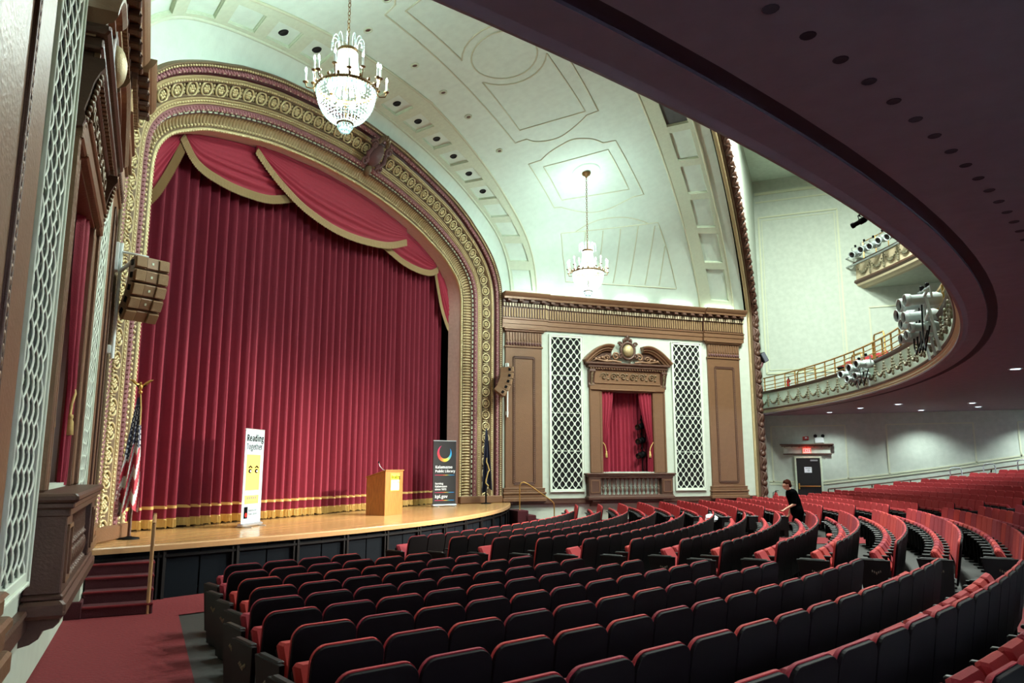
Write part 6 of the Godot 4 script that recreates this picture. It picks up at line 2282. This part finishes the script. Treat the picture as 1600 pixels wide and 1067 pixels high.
# =====================================================================  person
func sdf_mesh(bones: Array, k: float, cell: float) -> ArrayMesh:       # smooth union of tapered capsules, meshed as surface nets
	var lo := Vector3.INF
	var hi := -Vector3.INF
	for b in bones:
		var r: float = maxf(b[2], b[3]) + k
		lo = lo.min(b[0] - Vector3.ONE * r).min(b[1] - Vector3.ONE * r)
		hi = hi.max(b[0] + Vector3.ONE * r).max(b[1] + Vector3.ONE * r)
	lo -= Vector3.ONE * cell * 1.5
	var nx := int((hi.x - lo.x) / cell) + 3
	var ny := int((hi.y - lo.y) / cell) + 3
	var nz := int((hi.z - lo.z) / cell) + 3
	var d := PackedFloat32Array()
	d.resize(nx * ny * nz)
	d.fill(1.0)
	for b in bones:                                   # only cells near each bone
		var r: float = maxf(b[2], b[3]) + k + cell * 2
		var a0: Vector3 = ((b[0] as Vector3).min(b[1]) - Vector3.ONE * r - lo) / cell
		var a1: Vector3 = ((b[0] as Vector3).max(b[1]) + Vector3.ONE * r - lo) / cell
		var ab: Vector3 = b[1] - b[0]
		var l2 := maxf(ab.length_squared(), 1e-8)
		for z in range(maxi(0, int(a0.z)), mini(nz, int(a1.z) + 1)):
			for y in range(maxi(0, int(a0.y)), mini(ny, int(a1.y) + 1)):
				for x in range(maxi(0, int(a0.x)), mini(nx, int(a1.x) + 1)):
					var p := lo + Vector3(x, y, z) * cell
					var t := clampf((p - b[0]).dot(ab) / l2, 0, 1)
					var v: float = (p - b[0] - ab * t).length() - lerpf(b[2], b[3], t)
					var i := x + nx * (y + ny * z)
					var w := d[i]
					var h := maxf(k - absf(w - v), 0.0) / k
					d[i] = minf(w, v) - h * h * k * 0.25
	var at := {}
	var V := PackedVector3Array()
	for z in nz - 1:
		for y in ny - 1:
			for x in nx - 1:
				var i := x + nx * (y + ny * z)
				var c := [d[i], d[i + 1], d[i + nx], d[i + nx + 1], d[i + nx * ny], d[i + nx * ny + 1], d[i + nx * ny + nx], d[i + nx * ny + nx + 1]]
				var neg := 0
				for v in c:
					if v < 0:
						neg += 1
				if neg == 0 or neg == 8:
					continue
				var s := Vector3.ZERO
				var m := 0
				for e in [[0, 1], [2, 3], [4, 5], [6, 7], [0, 2], [1, 3], [4, 6], [5, 7], [0, 4], [1, 5], [2, 6], [3, 7]]:
					if (c[e[0]] < 0) != (c[e[1]] < 0):
						var f: float = c[e[0]] / (c[e[0]] - c[e[1]])
						var pa := Vector3(e[0] & 1, (e[0] >> 1) & 1, (e[0] >> 2) & 1)
						var pb := Vector3(e[1] & 1, (e[1] >> 1) & 1, (e[1] >> 2) & 1)
						s += pa.lerp(pb, f)
						m += 1
				at[i] = V.size()
				V.append(lo + (Vector3(x, y, z) + s / m) * cell)
	var g := G.new()
	g.smooth(true)
	for i in at:
		for ax in 3:
			var st: int = [1, nx, nx * ny][ax]
			var u: int = [nx, nx * ny, 1][ax]
			var w: int = [nx * ny, 1, nx][ax]
			if i + st >= d.size() or (d[i] < 0) == (d[i + st] < 0):
				continue
			if at.has(i - u) and at.has(i - w) and at.has(i - u - w):
				var q := [V[at[i]], V[at[i - u]], V[at[i - u - w]], V[at[i - w]]]
				if d[i] < 0:
					g.quad(q[0], q[3], q[2], q[1])
				else:
					g.quad(q[0], q[1], q[2], q[3])
	return g.done()

func person() -> void:
	var x := 4.25
	var z := 11.08
	var t := thing("person", "person with short brown hair in a black T-shirt walking and reaching towards a seat", "person", X(x, flo_xz(x, z) + 0.015, z, deg_to_rad(22.5)))
	var hip := [Vector3(-0.10, 0.86, 0.02), Vector3(0.10, 0.86, 0.02)]
	var knee := [Vector3(-0.11, 0.46, -0.12), Vector3(0.11, 0.47, 0.06)]
	var ank := [Vector3(-0.11, 0.08, -0.04), Vector3(0.11, 0.09, 0.30)]
	var sh := [Vector3(-0.18, 1.32, -0.10), Vector3(0.18, 1.32, -0.10)]
	var el := [Vector3(-0.22, 1.05, -0.12), Vector3(0.22, 1.05, -0.02)]
	var wr_ := [Vector3(-0.22, 0.92, -0.36), Vector3(0.22, 0.82, -0.10)]
	var body := []
	body.append([Vector3(0, 0.92, 0.02), Vector3(0, 1.10, -0.03), 0.135, 0.125])
	body.append([Vector3(0, 1.10, -0.03), Vector3(0, 1.28, -0.09), 0.125, 0.135])
	body.append([Vector3(-0.12, 1.32, -0.10), Vector3(0.12, 1.32, -0.10), 0.085, 0.085])
	body.append([Vector3(0, 1.36, -0.12), Vector3(0, 1.45, -0.17), 0.055, 0.05])
	for s in 2:
		body.append([hip[s], knee[s], 0.088, 0.06])
		body.append([knee[s], ank[s], 0.056, 0.038])
		body.append([ank[s], ank[s] + Vector3(0, -0.045, -0.16), 0.035, 0.03])
		body.append([sh[s], el[s], 0.052, 0.04])
		body.append([el[s], wr_[s], 0.038, 0.026])
	# head with brow, nose, chin, ears, on a neck that leans forward
	var H := Vector3(0, 1.535, -0.215)
	var dn := Basis(Vector3.RIGHT, -0.35)
	body.append([H + dn * Vector3(0, 0.03, 0.02), H + dn * Vector3(0, 0.0, -0.015), 0.088, 0.08])
	body.append([H + dn * Vector3(0, -0.05, -0.04), H + dn * Vector3(0, -0.085, -0.055), 0.055, 0.035])
	body.append([H + dn * Vector3(0, -0.01, -0.09), H + dn * Vector3(0, -0.035, -0.112), 0.014, 0.017])
	body.append([H + dn * Vector3(-0.035, 0.012, -0.078), H + dn * Vector3(0.035, 0.012, -0.078), 0.015, 0.015])
	body.append([H + dn * Vector3(-0.016, -0.062, -0.088), H + dn * Vector3(0.016, -0.062, -0.088), 0.012, 0.012])
	for sx in [-1, 1]:
		body.append([H + dn * Vector3(sx * 0.085, 0.0, 0.015), H + dn * Vector3(sx * 0.088, -0.03, 0.01), 0.018, 0.013])
	var o := obj("body", sdf_mesh(body, 0.03, 0.017), M.skin, t)
	# hands of their own finer grid, fingers slightly curled towards the seat back
	var hands := []
	for s in 2:
		var dir: Vector3 = (wr_[s] - el[s]).normalized()
		var sd := Vector3(1, 0, 0)
		var nrm := dir.cross(sd).normalized()
		var hb: Array = [[wr_[s] - dir * 0.03, wr_[s] + dir * 0.02, 0.026, 0.026]]
		for f in 4:
			var off := sd * (f - 1.5) * 0.019
			hb.append([wr_[s] + dir * 0.01 + off * 0.6, wr_[s] + dir * 0.085 + off, 0.015, 0.0125])
			var ln: float = [0.062, 0.072, 0.068, 0.052][f]
			var kn: Vector3 = wr_[s] + dir * 0.085 + off
			var mid: Vector3 = kn + (dir * 0.85 - nrm * 0.4).normalized() * ln * 0.55
			hb.append([kn, mid, 0.0095, 0.0088])
			hb.append([mid, mid + (dir * 0.5 - nrm * 0.8).normalized() * ln * 0.45, 0.0088, 0.0075])
		var tb: Vector3 = wr_[s] + dir * 0.03 + sd * (0.03 if s == 0 else -0.03)
		hb.append([tb, tb + dir * 0.04 + sd * (0.03 if s == 0 else -0.03), 0.013, 0.010])
		hb.append([tb + dir * 0.04 + sd * (0.03 if s == 0 else -0.03), tb + dir * 0.072 + sd * (0.034 if s == 0 else -0.034), 0.010, 0.008])
		obj("hand", sdf_mesh(hb, 0.008, 0.005), M.skin, o)
	# clothes follow the body
	var top := []
	top.append([Vector3(0, 0.84, 0.025), Vector3(0, 1.10, -0.03), 0.165, 0.150])
	top.append([Vector3(0, 1.10, -0.03), Vector3(0, 1.28, -0.09), 0.150, 0.155])
	top.append([Vector3(-0.13, 1.325, -0.10), Vector3(0.13, 1.325, -0.10), 0.098, 0.098])
	for s in 2:
		top.append([sh[s], sh[s].lerp(el[s], 0.85), 0.072, 0.066])
	obj("t_shirt", sdf_mesh(top, 0.03, 0.018), M.cloth_black, t)
	var legs := []
	for s in 2:
		legs.append([hip[s] + Vector3(0, 0.04, 0), knee[s], 0.108, 0.078])
		legs.append([knee[s], ank[s] + Vector3(0, 0.02, 0), 0.076, 0.062])
	legs.append([hip[0], hip[1], 0.11, 0.11])
	obj("trousers", sdf_mesh(legs, 0.03, 0.02), M.cloth_black, t)
	for s in 2:
		obj("shoe", sdf_mesh([[ank[s] + Vector3(0, -0.03, 0.03), ank[s] + Vector3(0, -0.045, -0.10), 0.045, 0.042], [ank[s] + Vector3(0, -0.045, -0.10), ank[s] + Vector3(0, -0.05, -0.17), 0.042, 0.032]], 0.02, 0.014), M.black, t)
	var hr := []
	hr.append([H + dn * Vector3(0, 0.05, 0.035), H + dn * Vector3(0, 0.062, -0.005), 0.086, 0.066])
	hr.append([H + dn * Vector3(0, 0.03, 0.055), H + dn * Vector3(0, -0.05, 0.07), 0.08, 0.055])
	for sx in [-1, 1]:
		hr.append([H + dn * Vector3(sx * 0.06, 0.05, 0.0), H + dn * Vector3(sx * 0.072, -0.01, 0.04), 0.04, 0.03])
	obj("hair", sdf_mesh(hr, 0.02, 0.012), M.hair, t)
